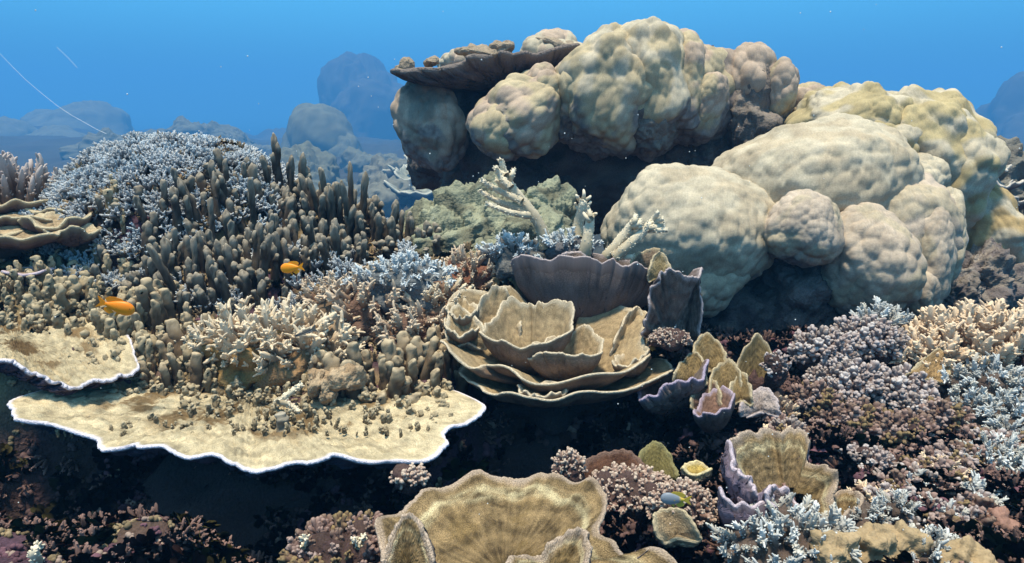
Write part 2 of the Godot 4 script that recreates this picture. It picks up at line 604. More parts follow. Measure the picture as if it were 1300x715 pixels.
func make_materials() -> void:
	var grain := noise_map(FastNoiseLite.TYPE_SIMPLEX_SMOOTH, 0.02, 5, 0.80, 1.0, 3)
	var speckle := noise_map(FastNoiseLite.TYPE_SIMPLEX_SMOOTH, 0.06, 4, 0.68, 1.0, 5)
	var pits := noise_map(FastNoiseLite.TYPE_CELLULAR, 0.05, 1, 1.0, 0.0, 8)
	var crumble := noise_map(FastNoiseLite.TYPE_SIMPLEX_SMOOTH, 0.025, 5, 0.0, 1.0, 9)
	var ridges := noise_map(FastNoiseLite.TYPE_SIMPLEX_SMOOTH, 0.05, 3, 0.0, 1.0, 12)
	M.massive = surface(grain, pits, 12.0, 0.10)
	var streak := noise_map(FastNoiseLite.TYPE_SIMPLEX_SMOOTH, 0.05, 5, 0.66, 1.0, 15)
	M.plate = surface(streak, ridges, 1.0, 0.14, 0.9, Vector3(5, 18, 1))
	M.rock = surface(speckle, crumble, 5.0, 0.7)
	M.floor = surface(speckle, crumble, 4.0, 0.9)
	M.branch = surface(grain, crumble, 4.0, 0.03, 0.85)
	M.finger = surface(speckle, crumble, 3.0, 0.05, 0.9)
	M.bowl = surface(noise_map(FastNoiseLite.TYPE_SIMPLEX_SMOOTH, 0.07, 4, 0.42, 1.0, 21), noise_map(FastNoiseLite.TYPE_SIMPLEX_SMOOTH, 0.06, 3, 0.0, 1.0, 22), 1.0, 0.12, 0.9, Vector3(9, 7, 1))
	var f := StandardMaterial3D.new()
	f.vertex_color_use_as_albedo = true
	f.roughness = 0.45
	f.metallic_specular = 0.4
	M.fish = f
	var e := StandardMaterial3D.new()
	e.albedo_color = Color(0.03, 0.03, 0.04)
	e.roughness = 0.1
	M.eye = e
	var l := StandardMaterial3D.new()
	l.albedo_color = Color(0.85, 0.9, 0.95)
	l.roughness = 0.4
	M.line = l

# ------------------------------------------------------------------ builders
# lobes are [px, py, half width, half height, distance, depth in metres, turn]
func massive(root: Node3D, called: String, rows: Array, mat: Material, o: Dictionary) -> void:
	for q in rows:
		var d: float = q[4]
		var s := d / FOCAL / cos(PITCH)
		var r := Vector3(q[2] * s, q[3] * s, q[5])
		var here := o.duplicate()
		here.seed = rng.randi_range(1, 60)
		if q.size() > 7: here.merge(q[7], true)
		var m := lobe(r, here)
		var b := Basis(Vector3(0, 0, 1), deg_to_rad(q[6]))
		part(root, called, m, mat, Transform3D(b, at(q[0], q[1], d) - root.position))

func plate_part(root: Node3D, called: String, px: Array, root_px: Array, o: Dictionary) -> MeshInstance3D:
	return part(root, called, plate(shifted(rim_loop(px), root.position), at(root_px[0], root_px[1], root_px[2]) - root.position, o), M[o.get("skin", "plate")])

# a fan of coral that stands on its root: half width, height, distance, how far it leans back, how far its sides come forward
func fan_loop(px: float, py: float, half: float, high: float, d: float, back: float, curl: float, lopsided := 0.0) -> Array:
	var out := []
	for k in 9:
		var t := PI * (-0.12 + 1.24 * k / 8.0)
		var x := cos(t)
		var y := maxf(sin(t), -0.3)
		out.append(at(px + half * x + lopsided * half * y, py - high * y * (1.0 + 0.13 * sin(k * 1.3 + px)), d + back * maxf(y, 0.0) - curl * x * x))
	out.append(at(px, py + high * 0.12, d - curl * 0.6))
	return out

func fan(root: Node3D, called: String, px: float, py: float, half: float, high: float, d: float, back: float, curl: float, o: Dictionary, lopsided := 0.0) -> void:
	part(root, called, plate(shifted(fan_loop(px, py, half, high, d, back, curl, lopsided), root.position), at(px, py, d) - root.position, o), M[o.get("skin", "plate")])

# a level plate or tier
func tier(root: Node3D, called: String, px: float, py: float, d: float, rx: float, rz: float, lift: float, o: Dictionary) -> void:
	var c := at(px, py, d) - root.position
	var loop := []
	for k in 12:
		var t := TAU * k / 12
		var q := 1.0 + 0.16 * sin(k * 2.1 + px)
		loop.append(c + Vector3(cos(t) * rx * q, lift * (1.0 + 0.4 * sin(k * 1.7 + py)), sin(t) * rz * q))
	part(root, called, plate(loop, c, o), M.plate)

# branches that spread from a base; standing is how much they point up
func branching(root: Node3D, called: String, meshes: Array, mat: Material, count: int, rx: float, rz: float, dome: float, standing: float, lo: float, hi: float, girth := 1.0, lean := Vector3.ZERO) -> void:
	for k in count:
		var t := k * 2.39996 + rng.randf_range(-0.3, 0.3)
		var q := sqrt((k + 0.5) / count)
		var p := Vector3(cos(t) * rx * q, dome * (1.0 - q * q), sin(t) * rz * q)
		var up := Vector3(cos(t) * q, standing, sin(t) * q) + lean + jitter(0.25)
		var s := rng.randf_range(lo, hi)
		part(root, called, meshes[k % meshes.size()], mat, leaning(p - up.normalized() * s * 0.15, up, rng.randf() * TAU, Vector3(s * girth, s, s * girth)))

func flat_fin(outline: PackedVector2Array, th: float, c0: Color) -> ArrayMesh:
	var a := Acc.new()
	var tri := Geometry2D.triangulate_polygon(outline)
	for s in [1.0, -1.0]:
		var first := a.v.size()
		for p in outline:
			a.v.append(Vector3(p.x, p.y, s * th))
			a.n.append(Vector3(0, 0, s))
			a.c.append(c0)
		for k in range(0, tri.size(), 3):
			var q := [tri[k], tri[k + 1], tri[k + 2]]
			var ccw := (outline[q[1]] - outline[q[0]]).cross(outline[q[2]] - outline[q[0]]) > 0.0
			if ccw == (s > 0.0): q.reverse()
			a.i.append_array([first + q[0], first + q[1], first + q[2]])
	var n := outline.size()
	for k in n:
		var p := outline[k]
		var q := outline[(k + 1) % n]
		var first := a.v.size()
		var out := Vector3(q.y - p.y, p.x - q.x, 0).normalized()
		for v in [Vector3(p.x, p.y, th), Vector3(q.x, q.y, th), Vector3(q.x, q.y, -th), Vector3(p.x, p.y, -th)]:
			a.v.append(v); a.n.append(out); a.c.append(c0)
		a.i.append_array([first, first + 1, first + 2, first, first + 2, first + 3])
	return a.mesh()

# a fish along +x, snout forward; outlines are fractions of its length
func fish(called: String, label: String, p: Vector3, length: float, deep: float, wide: float, yaw: float, roll: float, colors: Callable, fin: Color) -> void:
	var o := thing(called, label, "fish", p)
	o.basis = Basis(Vector3.UP, yaw) * Basis(Vector3(0, 0, 1), roll) * Basis.from_scale(Vector3.ONE * length)
	var nr := 26
	var nc := 18
	var P := PackedVector3Array()
	var C := PackedColorArray()
	for i in nr:
		var s := float(i) / (nr - 1)
		var h := deep * 0.5 * pow(sin(PI * pow(s, 0.72)), 0.75) * (1.0 - 0.25 * s)
		h = maxf(h, 0.055 * smoothstep(0.0, 0.05, s) * (0.0 if i == nr - 1 else 1.0))
		var wd := wide * 0.5 * pow(maxf(sin(PI * pow(s, 0.62)), 0.0), 0.8) + (0.008 if i > 0 and i < nr - 1 else 0.0)
		for j in nc + 1:
			var t := TAU * (j % nc) / nc
			var v := Vector3(0.5 - s * 0.8, h * cos(t), -wd * sin(t))
			P.append(v)
			C.append(colors.call(s, cos(t)))
	part(o, "body", grid(P, C, PackedVector2Array(), nr, nc), M.fish)
	part(o, "tail_fin", flat_fin(PackedVector2Array([Vector2(-0.26, 0.045), Vector2(-0.38, 0.11), Vector2(-0.5, 0.17), Vector2(-0.46, 0.08), Vector2(-0.41, 0.0), Vector2(-0.46, -0.08), Vector2(-0.5, -0.16), Vector2(-0.38, -0.1), Vector2(-0.26, -0.045)]), 0.006, fin), M.fish)
	var k := deep / 0.42
	part(o, "dorsal_fin", flat_fin(PackedVector2Array([Vector2(0.2, 0.15 * k), Vector2(0.1, 0.235 * k), Vector2(-0.08, 0.245 * k), Vector2(-0.22, 0.22 * k), Vector2(-0.31, 0.15 * k), Vector2(-0.24, 0.06 * k), Vector2(0.0, 0.13 * k)]), 0.006, fin), M.fish)
	part(o, "anal_fin", flat_fin(PackedVector2Array([Vector2(0.0, -0.17 * k), Vector2(-0.12, -0.25 * k), Vector2(-0.26, -0.2 * k), Vector2(-0.29, -0.12 * k), Vector2(-0.2, -0.06 * k)]), 0.006, fin), M.fish)
	part(o, "pelvic_fin", flat_fin(PackedVector2Array([Vector2(0.16, -0.17 * k), Vector2(0.02, -0.28 * k), Vector2(0.04, -0.17 * k)]), 0.006, fin), M.fish)
	for s in [1.0, -1.0]:
		part(o, "pectoral_fin", flat_fin(PackedVector2Array([Vector2(0.2, 0.0), Vector2(0.08, 0.045), Vector2(0.04, 0.0), Vector2(0.08, -0.05)]), 0.004, tint(fin, 0.9)), M.fish, Transform3D(Basis(Vector3.UP, s * 0.35), Vector3(0, 0, s * (wide * 0.5 + 0.012))))
		var b := SphereMesh.new()
		b.radius = 0.042
		b.height = 0.084
		b.radial_segments = 14
		b.rings = 7
		part(o, "eye", b, M.eye, Transform3D(Basis.from_scale(Vector3(1, 1, 0.5)), Vector3(0.36, deep * 0.08, s * (wide * 0.36))))

func _ready() -> void:
	rng.seed = 20240
	# ---- camera
	var cam := Camera3D.new()
	cam.name = "camera"
	cam.fov = 45.0
	cam.near = 0.05
	cam.far = 900.0
	cam.position = EYE
	cam.rotation = Vector3(-PITCH, 0, 0)
	add_child(cam)
	cam.current = true
	# ---- water light: a sky that is the glow of the water, brighter towards the surface
	var env := Environment.new()
	env.background_mode = Environment.BG_SKY
	env.tonemap_mode = Environment.TONE_MAPPER_LINEAR
	env.tonemap_exposure = 1.5
	env.sdfgi_enabled = true
	env.ssao_enabled = true
	env.ssil_enabled = true
	var im := Image.create(256, 128, false, Image.FORMAT_RGBF)
	for y in 128:
		var e := 90.0 - 180.0 * (y + 0.5) / 128.0
		var c := Vector3(0.032, 0.12, 0.25)
		c = c.lerp(Vector3(0.10, 0.47, 0.78), smoothstep(-1.0, 12.0, e))
		c = c.lerp(Vector3(0.42, 0.60, 0.72), smoothstep(12.0, 75.0, e))
		if e < 0.0: c = c.lerp(Vector3(0.01, 0.045, 0.11), smoothstep(0.0, -25.0, e))
		for x in 256:
			var glow := 1.0 + 0.07 * cos(TAU * (x + 0.5) / 256.0 - PI - 0.2)
			im.set_pixel(x, y, Color(c.x * glow, c.y * glow, c.z * glow))
	var sm := PanoramaSkyMaterial.new()
	sm.panorama = ImageTexture.create_from_image(im)
	env.sky = Sky.new()
	env.sky.sky_material = sm
	env.background_energy_multiplier = 1.0
	env.fog_enabled = true
	env.fog_density = 0.0088
	env.fog_light_color = Color(0.34, 0.66, 0.96)
	var we := WorldEnvironment.new()
	we.name = "water_light"
	we.environment = env
	add_child(we)
	var sun := DirectionalLight3D.new()
	sun.name = "sun"
	sun.light_energy = 1.6
	sun.light_color = Color(1.0, 0.95, 0.84)
	sun.light_angular_distance = 8.0
	sun.shadow_enabled = true
	add_child(sun)
	sun.look_at_from_position(Vector3(-0.3, 3.0, 0.34), Vector3.ZERO, Vector3.FORWARD)

	cell.noise_type = FastNoiseLite.TYPE_CELLULAR
	cell.frequency = 1.0
	cell.cellular_return_type = FastNoiseLite.RETURN_DISTANCE
	cell.cellular_distance_function = FastNoiseLite.DISTANCE_EUCLIDEAN
	cell.cellular_jitter = 0.9
	cell.fractal_type = FastNoiseLite.FRACTAL_NONE
	soft.noise_type = FastNoiseLite.TYPE_SIMPLEX_SMOOTH
	soft.frequency = 1.0
	soft.fractal_type = FastNoiseLite.FRACTAL_NONE
	rough.noise_type = FastNoiseLite.TYPE_SIMPLEX_SMOOTH
	rough.frequency = 1.0
	rough.fractal_octaves = 4
	make_materials()
	# the terrace of the reef, by points that lie on it
	for q in [[-250, 430, 1.9], [-100, 430, 1.75], [20, 440, 1.72], [90, 430, 1.78], [150, 465, 1.7], [200, 500, 1.62], [320, 520, 1.6], [430, 510, 1.62], [540, 505, 1.62], [590, 480, 1.7], [40, 360, 2.0], [150, 390, 1.95], [260, 420, 1.85], [370, 460, 1.75], [480, 450, 1.8], [80, 320, 2.2], [250, 340, 2.15], [380, 330, 2.2], [470, 340, 2.15], [540, 350, 2.1], [600, 380, 2.0], [500, 300, 2.5], [600, 320, 2.4], [700, 340, 2.2], [640, 350, 2.1], [700, 490, 1.85], [640, 480, 1.85], [780, 490, 1.85], [790, 410, 2.0], [860, 470, 1.75], [900, 500, 1.65], [960, 520, 1.7], [950, 460, 2.1], [1080, 480, 1.8], [1180, 500, 1.75], [1280, 480, 1.85], [1060, 440, 2.1], [1200, 440, 2.1], [1400, 480, 1.9], [750, 380, 2.6], [900, 420, 2.6], [1150, 420, 2.6], [620, 360, 2.9]]:
		reef_points.append(at(q[0], q[1], q[2]))
	for q in [[225, 172, 2.62, 0.52, 0.5, 0.45], [100, 235, 2.5, 0.32, 0.3, 0.2], [400, 262, 2.5, 0.2, 0.22, 0.22]]:   # px, py, distance of the top, half sizes, height
		var t := at(q[0], q[1], q[2])
		mounds.append([t.x, t.z, q[3], q[4], t.y - 0.03, t.y - q[5]])
	build_floor()
	build_far_reef()
	build_back_boulder()
	build_pale_boulder()
	build_yellow_boulder()
	build_left_plates()
	build_rosette()
	build_small_plates()
	build_foreground_plates()
	build_thicket()
	build_fingers()
	build_staghorns()
	build_right_corals()
	build_ground_cover()
	build_fish()

func build_floor() -> void:
	var nr := 330
	var nc := 330
	var P := PackedVector3Array()
	var C := PackedColorArray()
	var k := 180.0 / sinh(6.8)
	for i in nr:
		var z := -1.6 - k * sinh(6.8 * (-0.72 + 1.72 * i / (nr - 1.0)))
		for j in nc + 1:
			var x := k * sinh(6.8 * (-1.0 + 2.0 * j / nc))
			var y := floor_height(x, z)
			P.append(Vector3(x, y, z))
			var a := soft.get_noise_2d(x * 3.0 + 5.0, z * 3.0)
			var b := rough.get_noise_2d(x * 8.0, z * 8.0)
			var c := Color(0.06, 0.038, 0.034).lerp(Color(0.2, 0.15, 0.085), smoothstep(0.28, 0.4, y) * smoothstep(0.25, -0.1, x))
			c = c.lerp(Color(0.07, 0.04, 0.055), smoothstep(0.2, 0.6, a))
			c = c.lerp(Color(0.05, 0.05, 0.04), smoothstep(5.0, 9.0, Vector2(x, z).length()))
			C.append(tint(c, 1.0 + 0.5 * b))
	var o := part(self, "seabed", grid(P, C, PackedVector2Array(), nr, nc, false), M.floor)
	tag(o, "dark rubble and algae covered reef floor sloping off into blue haze", "", "", "structure")

const TAN := Color(0.35, 0.29, 0.195)
const PALE := Color(0.385, 0.338, 0.262)
const PINKISH := Color(0.34, 0.265, 0.21)
const OCHRE := Color(0.33, 0.27, 0.155)
const DEAD := Color(0.10, 0.08, 0.075)

func build_far_reef() -> void:
	var far := {"bump": 3.6, "amp": 0.5, "wave": 2.4, "wave_size": 14.0, "craggy": 0.6, "craggy_size": 5.0, "color": Color(0.13, 0.14, 0.10), "nr": 40, "nc": 64}
	for q in [
		["broad rounded coral head fading into blue haze far left, tallest of its cluster", [[100, 180, 62, 36, 115, 8, 0]]],
		["low rounded coral head in the haze at the left picture edge", [[18, 196, 42, 26, 100, 6, 0], [-30, 190, 40, 20, 105, 6, 0]]],
		["flat topped coral head in the haze right of the tallest far left head", [[70, 205, 80, 22, 90, 6, 0], [140, 212, 50, 20, 92, 5, 0]]],
		["rounded coral head in the haze beside the tall dark finger coral", [[408, 198, 38, 40, 66, 3.5, 0], [440, 212, 24, 28, 63, 2.4, 0]]],
	]:
		var r: Array = q[1]
		var c := at(r[0][0], r[0][1] + r[0][3], r[0][4])
		var o := thing("bommie", q[0], "coral", c, "coral heads in the blue distance")
		massive(o, "lobe", r, M.rock, far)
	var crag := {"amp": 1.5, "bump": 9.0, "wave": 5.0, "wave_size": 18.0, "craggy": 3.0, "craggy_size": 9.0, "color": Color(0.07, 0.07, 0.06), "nr": 56, "nc": 90}
	var o1 := thing("reef_outcrop", "dark craggy reef outcrop dissolving into the blue between the two mounds", "reef", at(450, 250, 135))
	massive(o1, "rock", [[470, 190, 70, 85, 135, 14.0, 0], [400, 220, 60, 60, 140, 14.0, 0], [540, 200, 60, 80, 145, 14.0, 0], [330, 230, 60, 40, 155, 14.0, 0]], M.rock, crag)
	var o2 := thing("reef_outcrop", "hazy reef slope rising at the right picture edge beyond the yellowish boulder coral", "reef", at(1290, 300, 105))
	massive(o2, "rock", [[1300, 235, 75, 85, 105, 14.0, 0], [1215, 240, 40, 40, 115, 10.0, 0], [1400, 240, 90, 120, 105, 14.0, 0]], M.rock, crag)
	var gully := {"amp": 0.12, "bump": 0.9, "wave": 0.5, "wave_size": 2.2, "craggy": 0.55, "craggy_size": 1.3, "color": Color(0.13, 0.14, 0.11), "nr": 44, "nc": 70}
	for q in [[385, 236, 40, 34, 34, "craggy hazy reef mound just behind the dark fingers on the mound's right"], [470, 226, 36, 30, 48, "hazy craggy reef mound in the gully, left of the wavy table coral"], [620, 236, 50, 40, 44, "hazy reef mound hidden partly by the big boulder's left foot"], [250, 190, 70, 30, 70, "hazy low reef ridge behind the bushy mound's crest"], [150, 196, 60, 22, 56, "hazy low reef ridge left of the bushy mound's crest"]]:
		var g := thing("reef_outcrop", q[5], "reef", at(q[0], q[1] + q[3], q[4]), "hazy reef mounds in the gully")
		massive(g, "rock", [[q[0], q[1], q[2], q[3], q[4], 1.6, 0], [q[0] + q[2] * 0.7, q[1] + q[3] * 0.4, q[2] * 0.6, q[3] * 0.6, q[4] * 0.97, 1.4, 0]], M.rock, gully)
	# table corals in the gully
	var o3 := thing("table_coral", "bluish table coral with wavy tiers in the gully under the big boulder", "coral", at(560, 255, 30))
	for q in [[552, 216, 30.0, 1.2, 1.2], [522, 226, 29.0, 0.9, 1.0], [578, 234, 28.0, 1.2, 1.0], [530, 246, 27.0, 1.6, 1.4], [600, 244, 29.0, 1.2, 1.0]]:
		tier(o3, "plate", q[0], q[1], q[2], q[3], q[4], 0.3, {"nt": 90, "nu": 8, "th": 0.4, "rim": 0.08, "ruffle": 0.35, "jag": 0.3, "ruffles": 3.0, "top": Color(0.26, 0.27, 0.22), "edge": Color(0.5, 0.48, 0.4), "edge_w": 0.12, "seed": q[0]})
	massive(o3, "base", [[545, 260, 55, 34, 29.5, 1.4, 0], [470, 258, 44, 24, 27, 1.4, 0], [610, 262, 50, 28, 31, 1.4, 0], [500, 236, 34, 24, 34, 1.4, 0]], M.rock, {"amp": 0.15, "bump": 0.8, "wave": 0.6, "wave_size": 2.0, "craggy": 0.5, "craggy_size": 1.0, "color": Color(0.16, 0.16, 0.13), "nr": 50, "nc": 80})
	var o4 := thing("plate_coral", "grey crumbled plate coral ridge beside the far side of the yellowish boulder", "coral", at(1270, 320, 4.4))
	massive(o4, "rock", [[1262, 245, 30, 45, 4.6, 0.25, -20], [1300, 290, 45, 60, 4.5, 0.3, 0], [1350, 280, 50, 70, 4.7, 0.3, 0]], M.rock, {"amp": 0.04, "bump": 0.12, "wave": 0.08, "wave_size": 0.25, "craggy": 0.11, "craggy_size": 0.14, "color": Color(0.17, 0.16, 0.14), "nr": 60, "nc": 90})
	for q in [[1250, 220, 4.3], [1268, 238, 4.2], [1285, 262, 4.2], [1262, 262, 4.15], [1298, 290, 4.2], [1280, 300, 4.1]]:
		tier(o4, "plate", q[0], q[1], q[2], 0.11, 0.09, 0.035, {"nt": 60, "nu": 7, "th": 0.04, "rim": 0.014, "ruffle": 0.05, "jag": 0.03, "top": Color(0.2, 0.19, 0.16), "seed": q[0]})

func build_back_boulder() -> void:
	var o := thing("boulder_coral", "huge tan boulder coral with swollen lobes overhanging a dark hollow", "coral", at(760, 320, 3.9))
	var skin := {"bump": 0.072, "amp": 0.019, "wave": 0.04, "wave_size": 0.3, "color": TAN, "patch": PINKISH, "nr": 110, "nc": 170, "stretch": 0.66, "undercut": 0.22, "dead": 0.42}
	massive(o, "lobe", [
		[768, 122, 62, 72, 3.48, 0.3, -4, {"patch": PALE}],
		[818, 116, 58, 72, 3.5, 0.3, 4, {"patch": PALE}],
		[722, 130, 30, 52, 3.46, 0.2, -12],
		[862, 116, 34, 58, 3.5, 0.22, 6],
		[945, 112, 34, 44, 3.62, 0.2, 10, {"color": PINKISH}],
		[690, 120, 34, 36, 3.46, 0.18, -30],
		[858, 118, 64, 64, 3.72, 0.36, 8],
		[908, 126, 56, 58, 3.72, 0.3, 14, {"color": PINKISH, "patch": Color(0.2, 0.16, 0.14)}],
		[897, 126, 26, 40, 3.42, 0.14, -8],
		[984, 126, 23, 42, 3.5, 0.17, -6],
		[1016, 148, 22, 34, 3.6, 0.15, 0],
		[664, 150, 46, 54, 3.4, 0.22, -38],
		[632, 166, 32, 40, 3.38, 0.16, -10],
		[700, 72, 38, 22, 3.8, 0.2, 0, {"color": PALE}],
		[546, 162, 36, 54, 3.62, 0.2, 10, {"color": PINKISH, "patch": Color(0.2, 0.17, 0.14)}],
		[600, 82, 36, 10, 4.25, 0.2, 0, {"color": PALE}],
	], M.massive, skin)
	massive(o, "dead_rock", [
		[612, 180, 84, 66, 4.2, 0.34, 12],
		[700, 175, 110, 84, 4.25, 0.4, 0],
		[820, 190, 160, 110, 4.0, 0.42, 0],
		[925, 172, 70, 70, 3.9, 0.3, 0],
		[650, 230, 85, 60, 4.0, 0.35, 0],
		[950, 158, 34, 58, 3.55, 0.16, 10, {"color": Color(0.2, 0.17, 0.15)}],
		[815, 155, 34, 30, 3.42, 0.13, 0, {"color": Color(0.2, 0.17, 0.15)}],
		[900, 205, 60, 40, 3.65, 0.2, 0],
	], M.rock, {"bump": 0.12, "amp": 0.02, "wave": 0.07, "wave_size": 0.3, "craggy": 0.05, "craggy_size": 0.12, "color": DEAD, "patch": Color(0.14, 0.12, 0.11), "nr": 70, "nc": 110})
	var l := thing("dead_table_coral", "dark broken table coral ledge jutting left from the huge boulder's top", "coral", at(700, 100, 3.6))
	var edge := rim_loop([[500, 89, 3.4], [518, 90, 3.34], [545, 84, 3.34], [580, 77, 3.4], [620, 70, 3.48], [660, 66, 3.52], [700, 64, 3.56], [738, 54, 3.62], [748, 60, 3.9], [700, 84, 4.3], [610, 104, 4.3], [540, 101, 3.9]])
	part(l, "slab", plate(shifted(edge, l.position), at(650, 92, 3.9) - l.position, {"nt": 190, "nu": 22, "power": 1.0, "th": 0.09, "rim": 0.025, "ruffle": 0.02, "jag": 0.05, "fuzz": 0.012, "top": Color(0.3, 0.24, 0.17), "under": Color(0.09, 0.075, 0.08), "edge": Color(0.2, 0.165, 0.15), "edge_w": 0.05}), M.rock)
	massive(l, "crust", [[514, 85, 10, 4, 3.42, 0.04, 0], [548, 79, 8, 4, 3.42, 0.04, 0], [638, 62, 12, 7, 3.6, 0.06, 0], [612, 70, 28, 6, 3.6, 0.12, -10], [712, 60, 30, 6, 3.68, 0.1, -18]], M.rock, {"bump": 0.04, "amp": 0.008, "wave": 0.02, "wave_size": 0.07, "craggy": 0.012, "craggy_size": 0.05, "color": Color(0.3, 0.24, 0.18), "nr": 30, "nc": 44})

func build_pale_boulder() -> void:
	var o := thing("boulder_coral", "pale cream boulder coral of smooth dimpled domes on a dark rocky foot", "coral", at(1050, 440, 2.6))
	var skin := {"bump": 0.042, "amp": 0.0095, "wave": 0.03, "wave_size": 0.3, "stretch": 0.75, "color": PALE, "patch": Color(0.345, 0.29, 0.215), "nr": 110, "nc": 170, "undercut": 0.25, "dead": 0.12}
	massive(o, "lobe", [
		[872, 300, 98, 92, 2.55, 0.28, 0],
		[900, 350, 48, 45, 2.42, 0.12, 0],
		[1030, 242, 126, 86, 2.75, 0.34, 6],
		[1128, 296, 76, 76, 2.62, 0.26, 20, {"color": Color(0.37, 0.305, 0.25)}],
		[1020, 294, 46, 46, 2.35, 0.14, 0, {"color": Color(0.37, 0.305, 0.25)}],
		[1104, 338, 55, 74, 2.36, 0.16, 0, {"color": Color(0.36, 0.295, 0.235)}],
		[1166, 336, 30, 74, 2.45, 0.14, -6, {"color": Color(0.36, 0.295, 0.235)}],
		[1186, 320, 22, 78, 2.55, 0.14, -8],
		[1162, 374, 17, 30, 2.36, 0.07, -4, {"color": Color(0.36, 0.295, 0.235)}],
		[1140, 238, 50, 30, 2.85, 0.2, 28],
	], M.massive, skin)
	massive(o, "dead_rock", [
		[1014, 372, 44, 74, 2.5, 0.16, 0, {"color": Color(0.13, 0.11, 0.11)}],
		[920, 395, 62, 60, 2.62, 0.2, 0],
		[1060, 400, 120, 66, 2.68, 0.2, 0],
		[1160, 400, 60, 50, 2.7, 0.2, 0],
		[990, 300, 60, 90, 2.75, 0.2, 0],
	], M.rock, {"bump": 0.08, "amp": 0.015, "wave": 0.05, "wave_size": 0.2, "craggy": 0.035, "craggy_size": 0.07, "color": Color(0.075, 0.065, 0.07), "patch": Color(0.11, 0.1, 0.1), "nr": 70, "nc": 110})

func build_yellow_boulder() -> void:
	var o := thing("boulder_coral", "yellowish knobbly boulder coral sloping down behind the pale cream one", "coral", at(1180, 400, 3.1))
	massive(o, "lobe", [
		[1080, 158, 66, 42, 3.2, 0.28, 0],
		[1150, 205, 80, 82, 3.15, 0.34, 24],
		[1190, 225, 46, 84, 3.05, 0.26, -10],
		[1120, 190, 52, 36, 3.0, 0.16, 20],
		[1165, 245, 32, 56, 2.95, 0.14, -16],
		[1250, 302, 38, 62, 2.96, 0.18, 16, {"color": Color(0.34, 0.25, 0.13)}],
		[1288, 330, 32, 50, 2.9, 0.16, 12, {"color": Color(0.34, 0.25, 0.13)}],
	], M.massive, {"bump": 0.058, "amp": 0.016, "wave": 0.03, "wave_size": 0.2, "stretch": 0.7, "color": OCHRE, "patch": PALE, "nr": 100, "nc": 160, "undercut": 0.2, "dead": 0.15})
	massive(o, "dead_rock", [
		[1215, 345, 55, 62, 3.1, 0.2, 0],
		[1190, 290, 60, 90, 3.2, 0.2, 0],
		[1275, 385, 50, 40, 3.0, 0.2, 0],
	], M.rock, {"bump": 0.06, "amp": 0.02, "wave": 0.05, "wave_size": 0.2, "craggy": 0.04, "craggy_size": 0.07, "color": DEAD, "nr": 60, "nc": 90})
	var r := thing("reef_rock", "grey crusted rock at the foot of the pale and yellowish boulder corals", "rock", at(1240, 400, 2.75))
	massive(r, "rock", [[1240, 362, 46, 38, 2.78, 0.16, 0], [1205, 378, 22, 26, 2.65, 0.1, 0]], M.rock, {"bump": 0.06, "amp": 0.018, "wave": 0.04, "wave_size": 0.12, "craggy": 0.045, "craggy_size": 0.06, "color": Color(0.22, 0.19, 0.17), "patch": Color(0.14, 0.12, 0.12), "nr": 60, "nc": 90})

func stalk(root: Node3D, px: float, py: float, d: float, rx: float, drop: float) -> void:
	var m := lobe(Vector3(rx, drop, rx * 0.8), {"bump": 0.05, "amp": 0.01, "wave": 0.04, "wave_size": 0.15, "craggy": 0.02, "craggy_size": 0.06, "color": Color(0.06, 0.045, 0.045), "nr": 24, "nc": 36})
	part(root, "stalk", m, M.rock, Transform3D(Basis(), at(px, py, d) - root.position - Vector3(0, drop + 0.07, 0)))

